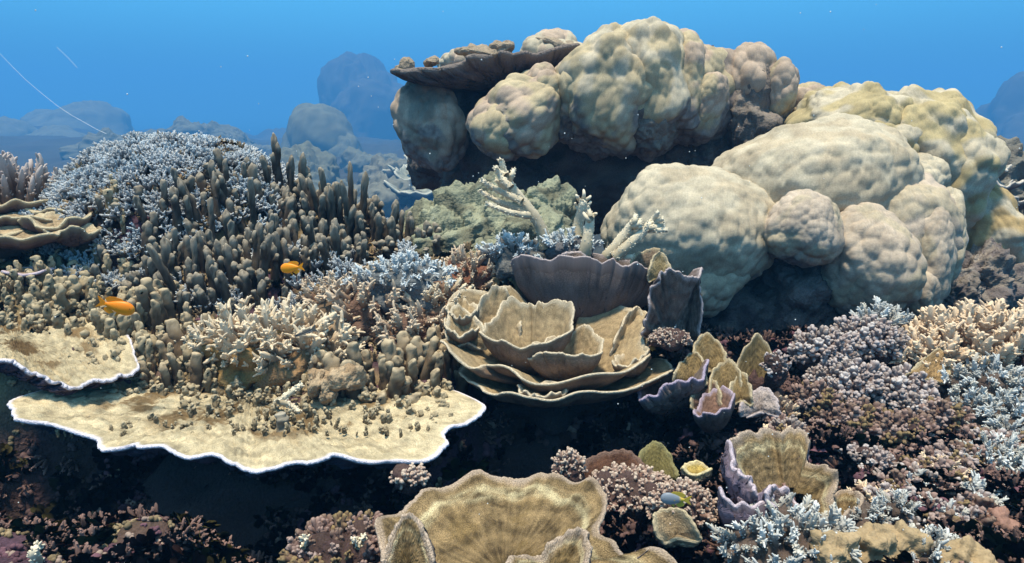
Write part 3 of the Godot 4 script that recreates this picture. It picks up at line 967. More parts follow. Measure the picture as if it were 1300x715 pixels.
func build_left_plates() -> void:
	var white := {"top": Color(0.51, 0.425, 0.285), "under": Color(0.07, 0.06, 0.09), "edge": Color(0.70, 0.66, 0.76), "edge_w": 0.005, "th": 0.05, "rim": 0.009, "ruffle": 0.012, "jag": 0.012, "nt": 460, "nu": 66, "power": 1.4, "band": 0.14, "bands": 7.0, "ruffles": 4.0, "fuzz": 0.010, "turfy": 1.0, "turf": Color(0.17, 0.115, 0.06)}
	var o := thing("plate_coral", "wide pale table of plate coral with a white scalloped lip over a black hollow", "coral", at(320, 530, 1.62))
	plate_part(o, "plate", [[606, 503, 1.56], [592, 530, 1.46], [570, 545, 1.42], [566, 566, 1.36], [545, 584, 1.31], [510, 588, 1.3], [470, 582, 1.31], [430, 582, 1.3], [395, 588, 1.29], [350, 590, 1.285], [315, 592, 1.28], [280, 582, 1.3], [240, 576, 1.31], [200, 568, 1.33], [170, 562, 1.345], [143, 574, 1.335], [126, 556, 1.375], [90, 545, 1.39], [55, 538, 1.41], [22, 532, 1.42], [14, 515, 1.47], [40, 500, 1.53], [130, 478, 1.72], [300, 465, 1.9], [480, 472, 1.85]], [320, 508, 1.62], white)
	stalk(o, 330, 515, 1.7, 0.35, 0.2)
	var u := white.duplicate()
	u.seed = 5
	var o2 := thing("plate_coral", "upper pale plate coral at the left edge, studded with beige nubs", "coral", at(20, 450, 1.72))
	plate_part(o2, "plate", [[172, 464, 1.64], [150, 474, 1.58], [128, 484, 1.53], [98, 489, 1.5], [70, 482, 1.5], [48, 472, 1.51], [25, 463, 1.51], [0, 455, 1.51], [-80, 440, 1.52], [-200, 425, 1.7], [-180, 390, 2.0], [-60, 360, 2.1], [60, 362, 2.1], [140, 400, 1.9]], [20, 428, 1.74], u)
	stalk(o2, 10, 440, 1.75, 0.25, 0.2)
	var o3 := thing("plate_coral", "tan tiered plate coral under spiky branches at the left picture edge", "coral", at(40, 310, 2.1))
	var tan_ := {"top": Color(0.37, 0.28, 0.18), "under": Color(0.14, 0.1, 0.1), "edge": Color(0.5, 0.42, 0.29), "edge_w": 0.016, "nt": 110, "nu": 14, "th": 0.03, "rim": 0.009, "ruffle": 0.018, "jag": 0.012, "band": 0.2, "fuzz": 0.003}
	for q in [[20, 262, 2.3, 0.11, 0.1, 0.02], [8, 282, 2.15, 0.12, 0.1, 0.02], [85, 268, 2.3, 0.1, 0.09, 0.015], [72, 290, 2.12, 0.085, 0.08, 0.03], [30, 303, 2.02, 0.13, 0.09, 0.02], [92, 300, 2.08, 0.06, 0.06, 0.025], [-40, 300, 2.05, 0.16, 0.12, 0.02]]:
		var t := tan_.duplicate()
		t.seed = q[0]
		tier(o3, "plate", q[0], q[1], q[2], q[3], q[4], q[5], t)
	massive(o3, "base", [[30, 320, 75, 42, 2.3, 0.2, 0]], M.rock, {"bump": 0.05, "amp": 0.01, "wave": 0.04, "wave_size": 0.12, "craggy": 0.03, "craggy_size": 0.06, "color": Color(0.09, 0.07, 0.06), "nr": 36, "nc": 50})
	var o4 := thing("plate_coral", "small purple edged plate coral piece lying among nubs below the tan tiers", "coral", at(38, 350, 1.95))
	tier(o4, "plate", 36, 346, 1.95, 0.06, 0.045, 0.008, {"top": Color(0.40, 0.29, 0.21), "edge": Color(0.5, 0.42, 0.5), "nt": 60, "nu": 9, "th": 0.02, "rim": 0.008, "seed": 3})

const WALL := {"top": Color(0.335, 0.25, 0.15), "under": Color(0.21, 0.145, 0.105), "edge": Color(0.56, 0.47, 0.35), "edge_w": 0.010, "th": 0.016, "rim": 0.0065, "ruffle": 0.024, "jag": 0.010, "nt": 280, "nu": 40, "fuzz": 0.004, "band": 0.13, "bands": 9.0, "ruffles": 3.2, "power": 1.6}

func with(base: Dictionary, more: Dictionary) -> Dictionary:
	var d := base.duplicate()
	d.merge(more, true)
	return d

func build_rosette() -> void:
	var o := thing("rosette_coral", "beige rosette of nested lettuce-like coral plates over a black hollow", "coral", at(715, 520, 1.76))
	plate_part(o, "plate", [[852, 463, 1.72], [845, 476, 1.66], [815, 488, 1.6], [780, 494, 1.56], [740, 497, 1.54], [705, 503, 1.52], [670, 505, 1.52], [640, 500, 1.54], [610, 493, 1.6], [590, 478, 1.66], [592, 470, 1.72], [615, 462, 1.82], [680, 455, 1.9], [760, 450, 1.92], [825, 454, 1.82]], [715, 500, 1.75], with(WALL, {"seed": 2, "ruffle": 0.012}))
	plate_part(o, "plate", [[820, 446, 1.74], [815, 459, 1.68], [795, 470, 1.62], [760, 477, 1.58], [720, 481, 1.56], [680, 484, 1.55], [655, 474, 1.56], [636, 460, 1.6], [618, 455, 1.63], [598, 462, 1.6], [575, 447, 1.63], [563, 432, 1.69], [575, 415, 1.77], [570, 395, 1.82], [574, 378, 1.88], [597, 369, 1.93], [622, 369, 1.95], [643, 366, 1.96], [655, 376, 1.97], [690, 405, 1.98], [728, 410, 1.97], [736, 402, 1.95], [760, 390, 1.94], [792, 386, 1.92], [823, 390, 1.86], [815, 420, 1.80]], [715, 482, 1.76], with(WALL, {"seed": 4, "power": 1.5, "bands": 12.0}))
	plate_part(o, "plate", [[727, 402, 1.77], [724, 418, 1.72], [705, 430, 1.67], [680, 436, 1.65], [655, 439, 1.65], [635, 432, 1.66], [617, 428, 1.68], [615, 418, 1.72], [628, 405, 1.78], [640, 386, 1.86], [655, 381, 1.87], [672, 384, 1.87], [677, 394, 1.86], [690, 384, 1.86], [712, 382, 1.83], [725, 390, 1.8]], [674, 466, 1.76], with(WALL, {"seed": 7, "power": 1.7, "nt": 200, "ruffle": 0.008}))
	plate_part(o, "plate", [[764, 438, 1.72], [758, 449, 1.67], [735, 451, 1.64], [712, 448, 1.63], [690, 447, 1.64], [672, 454, 1.66], [680, 440, 1.72], [705, 428, 1.77], [724, 424, 1.79], [738, 414, 1.8], [755, 420, 1.78]], [722, 476, 1.72], with(WALL, {"seed": 9, "power": 1.7, "nt": 160, "ruffle": 0.006}))
	plate_part(o, "plate", [[566, 408, 1.74], [571, 418, 1.7], [585, 424, 1.68], [600, 420, 1.7], [606, 412, 1.78], [590, 402, 1.84], [572, 400, 1.82]], [592, 424, 1.78], with(WALL, {"seed": 21, "nt": 90, "nu": 12}))
	plate_part(o, "plate", [[568, 388, 1.8], [574, 398, 1.76], [588, 402, 1.75], [602, 396, 1.78], [604, 386, 1.86], [586, 380, 1.9]], [594, 404, 1.83], with(WALL, {"seed": 22, "nt": 90, "nu": 12}))
	fan(o, "plate", 630, 420, 30, 52, 1.88, 0.05, 0.05, with(WALL, {"seed": 23, "nt": 100, "nu": 16}), 0.2)
	fan(o, "plate", 800, 440, 20, 44, 1.84, 0.03, 0.05, with(WALL, {"seed": 24, "nt": 90, "nu": 14}), 0.5)
	plate_part(o, "plate", [[822, 444, 1.73], [812, 456, 1.68], [795, 462, 1.66], [780, 462, 1.68], [785, 452, 1.74], [800, 446, 1.78]], [802, 468, 1.74], with(WALL, {"seed": 25, "nt": 90, "nu": 12}))
	plate_part(o, "plate", [[700, 498, 1.54], [680, 500, 1.53], [664, 496, 1.54], [662, 490, 1.58], [685, 486, 1.64], [715, 488, 1.62], [718, 496, 1.57]], [695, 502, 1.6], with(WALL, {"seed": 26, "nt": 90, "nu": 12}))
	fan(o, "plate", 592, 430, 24, 40, 1.74, 0.05, 0.03, with(WALL, {"seed": 12, "nt": 90, "nu": 14}), -0.3)
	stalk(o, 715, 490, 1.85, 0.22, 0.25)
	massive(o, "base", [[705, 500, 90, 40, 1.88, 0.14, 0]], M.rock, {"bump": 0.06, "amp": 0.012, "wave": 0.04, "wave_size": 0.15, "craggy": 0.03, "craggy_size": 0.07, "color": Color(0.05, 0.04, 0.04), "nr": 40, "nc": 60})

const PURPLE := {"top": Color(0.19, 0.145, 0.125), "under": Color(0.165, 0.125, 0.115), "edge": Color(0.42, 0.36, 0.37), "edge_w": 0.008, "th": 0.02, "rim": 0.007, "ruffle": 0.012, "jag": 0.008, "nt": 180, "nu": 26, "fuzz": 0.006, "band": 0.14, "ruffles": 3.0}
const BROWN := {"top": Color(0.22, 0.155, 0.075), "under": Color(0.13, 0.095, 0.085), "edge": Color(0.42, 0.35, 0.24), "edge_w": 0.007, "th": 0.016, "rim": 0.006, "ruffle": 0.022, "jag": 0.008, "nt": 140, "nu": 24, "fuzz": 0.003, "band": 0.2, "ruffles": 2.4, "bands": 8.0}

func build_small_plates() -> void:
	var a := thing("plate_coral", "purple-grey upright plate coral wall standing behind the beige rosette", "coral", at(740, 410, 2.02))
	plate_part(a, "plate", [[838, 352, 1.98], [825, 345, 1.94], [806, 338, 1.92], [790, 336, 1.91], [765, 330, 1.91], [735, 327, 1.91], [700, 326, 1.92], [672, 327, 1.94], [652, 331, 1.99], [660, 328, 2.08], [720, 324, 2.14], [790, 326, 2.12], [830, 340, 2.06]], [742, 402, 2.02], with(PURPLE, {"seed": 3, "power": 2.6, "nt": 220, "nu": 26}))
	fan(a, "plate", 728, 334, 18, 16, 1.98, 0.02, 0.0, with(PURPLE, {"seed": 5, "nt": 80}))
	var b := thing("plate_coral", "curled brown plate coral at the foot of the pale branched stems", "coral", at(825, 345, 2.0))
	fan(b, "plate", 822, 350, 24, 38, 2.0, 0.03, 0.05, with(BROWN, {"seed": 8, "top": Color(0.2, 0.15, 0.11)}), 0.2)
	fan(b, "plate", 838, 350, 14, 26, 1.92, 0.02, 0.03, with(BROWN, {"seed": 9, "top": Color(0.28, 0.22, 0.12)}))
	var c := thing("plate_coral", "tall folded purple plate coral right of the beige rosette", "coral", at(845, 440, 1.78))
	plate_part(c, "plate", [[893, 341, 1.82], [882, 352, 1.76], [872, 350, 1.73], [850, 347, 1.72], [838, 358, 1.72], [828, 378, 1.73], [818, 405, 1.74], [822, 430, 1.76], [850, 425, 1.9], [872, 390, 1.92], [880, 360, 1.9]], [848, 432, 1.8], with(PURPLE, {"seed": 6, "power": 1.3, "ruffle": 0.02}))
	fan(c, "plate", 872, 420, 16, 74, 1.82, 0.04, 0.02, with(PURPLE, {"seed": 16, "ruffle": 0.02}), 0.5)
	var d := thing("plate_coral", "purple lipped plate coral running right from under the rosette", "coral", at(850, 500, 1.64))
	plate_part(d, "plate", [[896, 458, 1.66], [890, 478, 1.6], [868, 482, 1.58], [845, 488, 1.57], [828, 500, 1.56], [812, 505, 1.58], [815, 485, 1.72], [850, 470, 1.78], [880, 462, 1.75]], [850, 512, 1.66], with(PURPLE, {"seed": 8, "edge": Color(0.36, 0.30, 0.40)}))
	var i := 0
	for q in [
		[900, 466, 22, 40, 1.72, "brown rounded plate coral, uppermost right of the folded purple one", BROWN],
		[877, 480, 20, 30, 1.66, "olive brown plate coral cupped behind the purple lip", BROWN],
		[922, 500, 20, 44, 1.64, "olive ribbed plate coral in the middle of the brown group", BROWN],
		[940, 505, 14, 30, 1.6, "narrow ribbed plate coral edge on at the brown group's right side", BROWN],
		[958, 500, 30, 66, 1.75, "squarish brown plate coral standing beside the knobbly grey coral", with(BROWN, {"top": Color(0.2, 0.145, 0.07)})],
		[897, 512, 18, 30, 1.6, "dark maroon plate coral below the olive brown cup", with(BROWN, {"top": Color(0.12, 0.075, 0.06)})],
		[965, 520, 24, 26, 1.58, "lilac-grey plate coral tilted under the squarish brown one", with(PURPLE, {"top": Color(0.34, 0.29, 0.28)})],
	]:
		var o := thing("plate_coral", q[5], "coral", at(q[0], q[1], q[4]), "small plate corals right of the rosette")
		fan(o, "plate", q[0], q[1], q[2], q[3], q[4], 0.05, 0.03, with(q[6], {"seed": 20 + i}), 0.1 * sin(i * 2.0))
		i += 1
	var e := thing("plate_coral", "brown cup of plate coral with a purple lip above the right fan", "coral", at(908, 545, 1.5))
	plate_part(e, "plate", [[930, 503, 1.54], [926, 516, 1.5], [910, 520, 1.47], [895, 527, 1.46], [884, 530, 1.48], [886, 515, 1.55], [900, 498, 1.6], [920, 494, 1.6]], [905, 540, 1.54], with(BROWN, {"seed": 31, "top": Color(0.2, 0.12, 0.09), "edge": Color(0.36, 0.29, 0.36)}))
	var f := thing("plate_coral", "dark maroon plate coral standing in the shade behind the foreground bowl", "coral", at(780, 625, 1.32))
	fan(f, "plate", 778, 615, 42, 46, 1.32, 0.04, 0.02, with(BROWN, {"seed": 33, "top": Color(0.09, 0.045, 0.03), "under": Color(0.09, 0.05, 0.04), "edge": Color(0.16, 0.1, 0.08), "ruffle": 0.02}))
	var g := thing("plate_coral", "olive plate coral beside the dark maroon one in the shade", "coral", at(835, 612, 1.36))
	fan(g, "plate", 832, 606, 28, 40, 1.38, 0.06, 0.03, with(BROWN, {"seed": 35, "top": Color(0.13, 0.11, 0.045), "edge": Color(0.22, 0.2, 0.1)}))
	var h := thing("plate_coral", "small yellowish cup coral between the grey fish and the right fan", "coral", at(884, 615, 1.22))
	tier(h, "plate", 884, 602, 1.22, 0.026, 0.02, 0.014, with(BROWN, {"seed": 36, "top": Color(0.42, 0.31, 0.1), "edge": Color(0.6, 0.5, 0.3)}))
	var k := thing("plate_coral", "pale curled plate coral shard below the grey fish", "coral", at(858, 680, 1.08))
	fan(k, "plate", 860, 678, 24, 34, 1.08, 0.02, 0.03, with(BROWN, {"seed": 37, "top": Color(0.36, 0.27, 0.17), "under": Color(0.3, 0.24, 0.17), "nt": 80}), -0.6)

func build_foreground_plates() -> void:
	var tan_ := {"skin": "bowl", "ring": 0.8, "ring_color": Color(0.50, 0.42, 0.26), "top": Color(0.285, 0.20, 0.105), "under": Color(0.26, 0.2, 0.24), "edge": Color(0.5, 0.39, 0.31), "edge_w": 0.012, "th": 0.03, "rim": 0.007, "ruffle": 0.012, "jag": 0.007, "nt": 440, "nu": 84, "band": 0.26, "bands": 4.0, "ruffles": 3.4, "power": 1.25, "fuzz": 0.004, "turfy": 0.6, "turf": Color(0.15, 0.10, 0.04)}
	var o := thing("plate_coral", "big golden brown bowl of plate coral nearest the viewer at the bottom", "coral", at(640, 740, 0.98))
	plate_part(o, "plate", [[768, 622, 1.15], [766, 640, 1.1], [758, 668, 1.03], [778, 690, 0.99], [800, 704, 0.97], [830, 694, 0.97], [862, 716, 0.93], [840, 760, 0.86], [740, 790, 0.83], [640, 800, 0.82], [530, 790, 0.83], [490, 745, 0.88], [484, 690, 0.97], [476, 660, 1.02], [500, 645, 1.08], [530, 630, 1.13], [555, 617, 1.16], [585, 605, 1.19], [615, 600, 1.2], [640, 605, 1.19], [662, 610, 1.18], [685, 599, 1.19], [710, 604, 1.18], [735, 613, 1.17], [755, 612, 1.17]], [640, 730, 0.98], tan_)
	stalk(o, 640, 735, 0.98, 0.1, 0.1)
	var a := thing("plate_coral", "small rounded plate coral at the golden bowl's left corner", "coral", at(515, 730, 0.93))
	fan(a, "plate", 518, 724, 30, 62, 0.92, 0.03, 0.02, with(tan_, {"seed": 42, "nt": 130, "nu": 22}))
	var b := thing("plate_coral", "wavy small plate coral at the bottom edge inside the golden bowl", "coral", at(705, 750, 0.9))
	plate_part(b, "plate", [[746, 690, 0.93], [745, 715, 0.9], [735, 745, 0.87], [690, 760, 0.85], [650, 745, 0.87], [645, 712, 0.9], [660, 704, 0.92], [685, 706, 0.93], [700, 690, 0.94], [715, 680, 0.95], [730, 673, 0.95], [742, 678, 0.95]], [705, 738, 0.905], with(tan_, {"seed": 44, "nt": 150, "nu": 22}))
	# the fan at right
	var f := thing("plate_coral", "ribbed golden fan of plate coral with purple folds at its left foot", "coral", at(1000, 670, 1.2))
	plate_part(f, "plate", [[1027, 560, 1.27], [1026, 590, 1.24], [1045, 590, 1.22], [1060, 598, 1.2], [1062, 612, 1.19], [1056, 628, 1.17], [1060, 650, 1.14], [1000, 672, 1.12], [960, 645, 1.14], [948, 610, 1.17], [932, 590, 1.19], [928, 562, 1.22], [945, 552, 1.26], [965, 550, 1.28], [980, 544, 1.3], [992, 550, 1.28], [1005, 546, 1.3], [1020, 550, 1.29]], [1000, 650, 1.2], with(tan_, {"seed": 46, "nt": 200, "nu": 34, "top": Color(0.29, 0.205, 0.11), "power": 1.2, "bands": 9.0}))
	var pur := with(PURPLE, {"under": Color(0.22, 0.17, 0.22), "top": Color(0.18, 0.13, 0.13), "edge": Color(0.5, 0.42, 0.48)})
	plate_part(f, "fold", [[928, 562, 1.21], [931, 588, 1.17], [945, 600, 1.14], [960, 612, 1.12], [965, 628, 1.1], [950, 640, 1.12], [935, 620, 1.18], [926, 590, 1.22]], [950, 650, 1.19], with(pur, {"seed": 47, "nt": 100}))
	plate_part(f, "fold", [[976, 625, 1.14], [975, 634, 1.1], [950, 640, 1.07], [925, 632, 1.07], [916, 620, 1.09], [918, 640, 1.16], [940, 632, 1.2], [965, 624, 1.18]], [948, 680, 1.12], with(pur, {"seed": 48, "nt": 110}))
	plate_part(f, "fold", [[1012, 645, 1.12], [1004, 655, 1.09], [990, 650, 1.07], [975, 625, 1.08], [985, 619, 1.12], [1000, 626, 1.14]], [995, 672, 1.12], with(pur, {"seed": 49, "nt": 90}))
	var g := thing("plate_coral", "golden plate coral lobe with grey underside above the blue-white tuft", "coral", at(1070, 665, 1.16))
	plate_part(g, "plate", [[1092, 628, 1.17], [1088, 642, 1.13], [1074, 650, 1.11], [1058, 660, 1.1], [1046, 655, 1.15], [1055, 635, 1.2], [1075, 624, 1.22]], [1066, 662, 1.17], with(tan_, {"seed": 50, "nt": 100, "nu": 16}))

func build_thicket() -> void:
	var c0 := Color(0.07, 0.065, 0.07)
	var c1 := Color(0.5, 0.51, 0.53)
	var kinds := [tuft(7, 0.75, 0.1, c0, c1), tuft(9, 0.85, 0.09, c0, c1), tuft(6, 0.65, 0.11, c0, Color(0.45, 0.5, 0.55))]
	var c := at(225, 330, 2.5)
	var o := thing("thicket_coral", "bluish-white bushy mound of fine branching coral on the left skyline", "coral", c)
	var rest := [[], [], []]
	var shade := [[], [], []]
	var n := 0
	for k in 1900:
		var m: Array = mounds[0] if k % 4 else mounds[1]
		var t := rng.randf() * TAU
		var q := sqrt(rng.randf()) * 1.02
		var x: float = m[0] + cos(t) * q * m[2]
		var z: float = m[1] + sin(t) * q * m[3]
		var y := floor_raw(x, z)
		var p := Vector3(x, y, z)
		var up := floor_normal(x, z) + Vector3(0, 0.6, 0) + jitter(0.35)
		var s := rng.randf_range(0.028, 0.05)
		var g := rng.randf_range(0.75, 1.15)
		var xf := leaning(p - c, up, rng.randf() * TAU, Vector3(s, s, s) * 1.1)
		if z > m[1] - 0.1 and n < 290:
			part(o, "branch_tuft", kinds[k % 3], M.branch, xf)
			n += 1
		else:
			rest[k % 3].append(xf)
			shade[k % 3].append(Color(g, g, g))
	for k in 520:
		var x := rng.randf_range(-1.5, -0.35)
		var z := rng.randf_range(-1.95, -2.55)
		if soft.get_noise_2d(x * 3.0 + 8.0, z * 3.0) < -0.05: continue
		var s := rng.randf_range(0.03, 0.055)
		var g := rng.randf_range(0.7, 1.1)
		rest[k % 3].append(leaning(Vector3(x, floor_raw(x, z) + 0.02, z) - c, floor_normal(x, z) + Vector3(0, 0.8, 0.3) + jitter(0.35), rng.randf() * TAU, Vector3(s, s, s)))
		shade[k % 3].append(Color(g, g, g))
	for k in 3:
		mass(o, "branch_tufts", kinds[k], M.branch, rest[k], shade[k])
	# spiky branches at the left edge
	var spikes := []
	for k in 4: spikes.append(branch(0.16, 0.05, 14, 0.12, 0.1, Color(0.13, 0.09, 0.07), Color(0.45, 0.38, 0.36), 0))
	var e := thing("staghorn_coral", "upright spiky staghorn coral at the left picture edge above tan tiers", "coral", at(15, 255, 2.35))
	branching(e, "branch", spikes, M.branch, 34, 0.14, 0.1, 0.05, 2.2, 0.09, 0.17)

func build_fingers() -> void:
	var dark := []
	var beige := []
	var brown := []
	for k in 7:
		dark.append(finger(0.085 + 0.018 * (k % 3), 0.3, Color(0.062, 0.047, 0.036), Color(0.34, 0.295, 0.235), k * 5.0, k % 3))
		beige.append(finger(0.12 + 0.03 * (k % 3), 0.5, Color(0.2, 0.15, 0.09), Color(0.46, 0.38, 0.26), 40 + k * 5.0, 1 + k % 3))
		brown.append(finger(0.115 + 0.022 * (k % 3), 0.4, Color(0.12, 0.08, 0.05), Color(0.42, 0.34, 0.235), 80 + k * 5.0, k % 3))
	# px, py of the foot, spread, number, least and most height, kind, label
	var rows := [
		[365, 262, 0.06, 9, 0.12, 0.2, 0, "tallest dark finger coral clump on the right shoulder of the bushy mound"],
		[402, 272, 0.07, 10, 0.08, 0.15, 0, "dark finger coral clump against blue water, right of the tallest clump"],
		[448, 300, 0.08, 14, 0.1, 0.19, 0, "dark double column finger coral at the mound's right end over blue water"],
		[420, 300, 0.09, 14, 0.06, 0.12, 0, "grey finger coral clump under the dark clump against blue water"],
		[490, 315, 0.08, 12, 0.06, 0.12, 0, "low grey finger coral clump left of the green rock"],
		[540, 320, 0.08, 10, 0.05, 0.1, 0, "scattered grey fingers on the green rock's left flank"],
		[330, 300, 0.1, 18, 0.08, 0.16, 0, "dark finger coral stand in the shaded front of the bushy mound"],
		[280, 310, 0.1, 14, 0.07, 0.14, 0, "dark finger coral stand below the middle of the bushy mound"],
		[225, 320, 0.1, 10, 0.06, 0.12, 0, "grey finger coral stand low on the bushy mound's front"],
		[165, 320, 0.1, 7, 0.06, 0.1, 0, "grey finger coral clump right of the tan plate tiers"],
		[380, 340, 0.1, 16, 0.07, 0.13, 0, "dark fingers around the smaller orange fish"],
		[435, 345, 0.09, 14, 0.06, 0.12, 0, "dark fingers right of the smaller orange fish"],
		[320, 360, 0.11, 18, 0.06, 0.12, 0, "dark finger coral clump left of the smaller orange fish"],
		[245, 380, 0.07, 8, 0.09, 0.17, 0, "single tall slender finger column above the white staghorn"],
		[270, 365, 0.1, 16, 0.06, 0.12, 0, "grey fingers behind the tall slender column"],
		[200, 365, 0.1, 16, 0.06, 0.11, 0, "grey fingers right of the larger orange fish"],
		[120, 360, 0.12, 20, 0.04, 0.08, 1, "beige nubs behind the larger orange fish"],
		[60, 370, 0.12, 20, 0.035, 0.07, 1, "beige nubs under the small purple edged plate"],
		[90, 400, 0.12, 22, 0.035, 0.07, 1, "beige nubs in front of the larger orange fish's tail"],
		[35, 410, 0.1, 16, 0.03, 0.06, 1, "pale beige nubs on the upper plate near the left edge"],
		[150, 420, 0.1, 18, 0.04, 0.075, 1, "beige nubs below the larger orange fish"],
		[205, 410, 0.1, 18, 0.05, 0.1, 2, "brown fingers left of the white staghorn"],
		[190, 465, 0.12, 24, 0.035, 0.07, 1, "dense beige nubs at the back of the wide pale table"],
		[240, 455, 0.1, 18, 0.05, 0.09, 2, "brown fingers in front of the white staghorn's left side"],
		[130, 490, 0.1, 14, 0.025, 0.05, 1, "small beige nubs between the two pale tables"],
		[240, 500, 0.1, 14, 0.03, 0.06, 1, "beige nubs on the wide pale table's middle"],
		[470, 505, 0.09, 13, 0.06, 0.11, 2, "thick brown fingers right of the dead coral chunk"],
		[520, 490, 0.09, 14, 0.06, 0.11, 2, "brown fingers near the right end of the wide pale table"],
		[565, 470, 0.07, 12, 0.06, 0.1, 2, "brown fingers against the beige rosette's left side"],
		[550, 505, 0.08, 9, 0.03, 0.05, 2, "low brown nubs on the right end of the wide pale table"],
	]
	for q in rows:
		var c := on_floor(q[0], q[1])
		var o := thing("finger_coral", q[7], "coral", c, "finger coral clumps across the left reef")
		var kinds: Array = [dark, beige, brown][q[6]]
		var many: int = int(q[3] * [1.4, 2.4, 1.4][q[6]])
		for k in many:
			var t: float = k * 2.39996 + q[0]
			var r: float = q[2] * sqrt((k + 0.3) / many) * rng.randf_range(0.7, 1.25)
			var p := Vector3(c.x + cos(t) * r * 1.15, 0, c.z + sin(t) * r)
			p.y = floor_height(p.x, p.z) - 0.012
			var s: float = rng.randf_range(q[4] * 0.75, q[5] * 1.12) * (1.15 - 0.4 * r / q[2]) * [1.3, 1.25, 1.25][q[6]]
			var girth: float = s * rng.randf_range(0.75, 1.0) if q[6] != 0 else rng.randf_range(0.095, 0.13)
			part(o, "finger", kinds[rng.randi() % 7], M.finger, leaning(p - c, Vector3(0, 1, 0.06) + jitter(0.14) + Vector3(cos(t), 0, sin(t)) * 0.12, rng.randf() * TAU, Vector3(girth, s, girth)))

	# nubs dotted over the wide pale table
	for q in [[60, 250, "beige nubs dotted over the wide pale table's left half"], [260, 440, "beige nubs dotted over the wide pale table's middle below the white staghorn"], [440, 575, "beige nubs dotted over the wide pale table's right end"]]:
		var o := thing("finger_coral", q[2], "coral", level_point((q[0] + q[1]) * 0.5, 515, 0.338), "finger coral clumps across the left reef")
		for k in 125:
			var f := pow(rng.randf(), 1.6)
			var p := level_point(rng.randf_range(q[0], q[1]), lerpf(499, 556, f), 0.338 + 0.004 * f)
			var s := rng.randf_range(0.018, 0.055) * (1.0 - 0.6 * f)
			part(o, "finger", beige[rng.randi() % 7], M.finger, leaning(p - o.position, Vector3(0, 1, 0) + jitter(0.25), rng.randf() * TAU, Vector3(s, s, s) * Vector3(1.15, 1, 1.15)))

func level_point(px: float, py: float, y: float) -> Vector3:
	var v := sight(px, py)
	return EYE + v * ((y - EYE.y) / v.y)

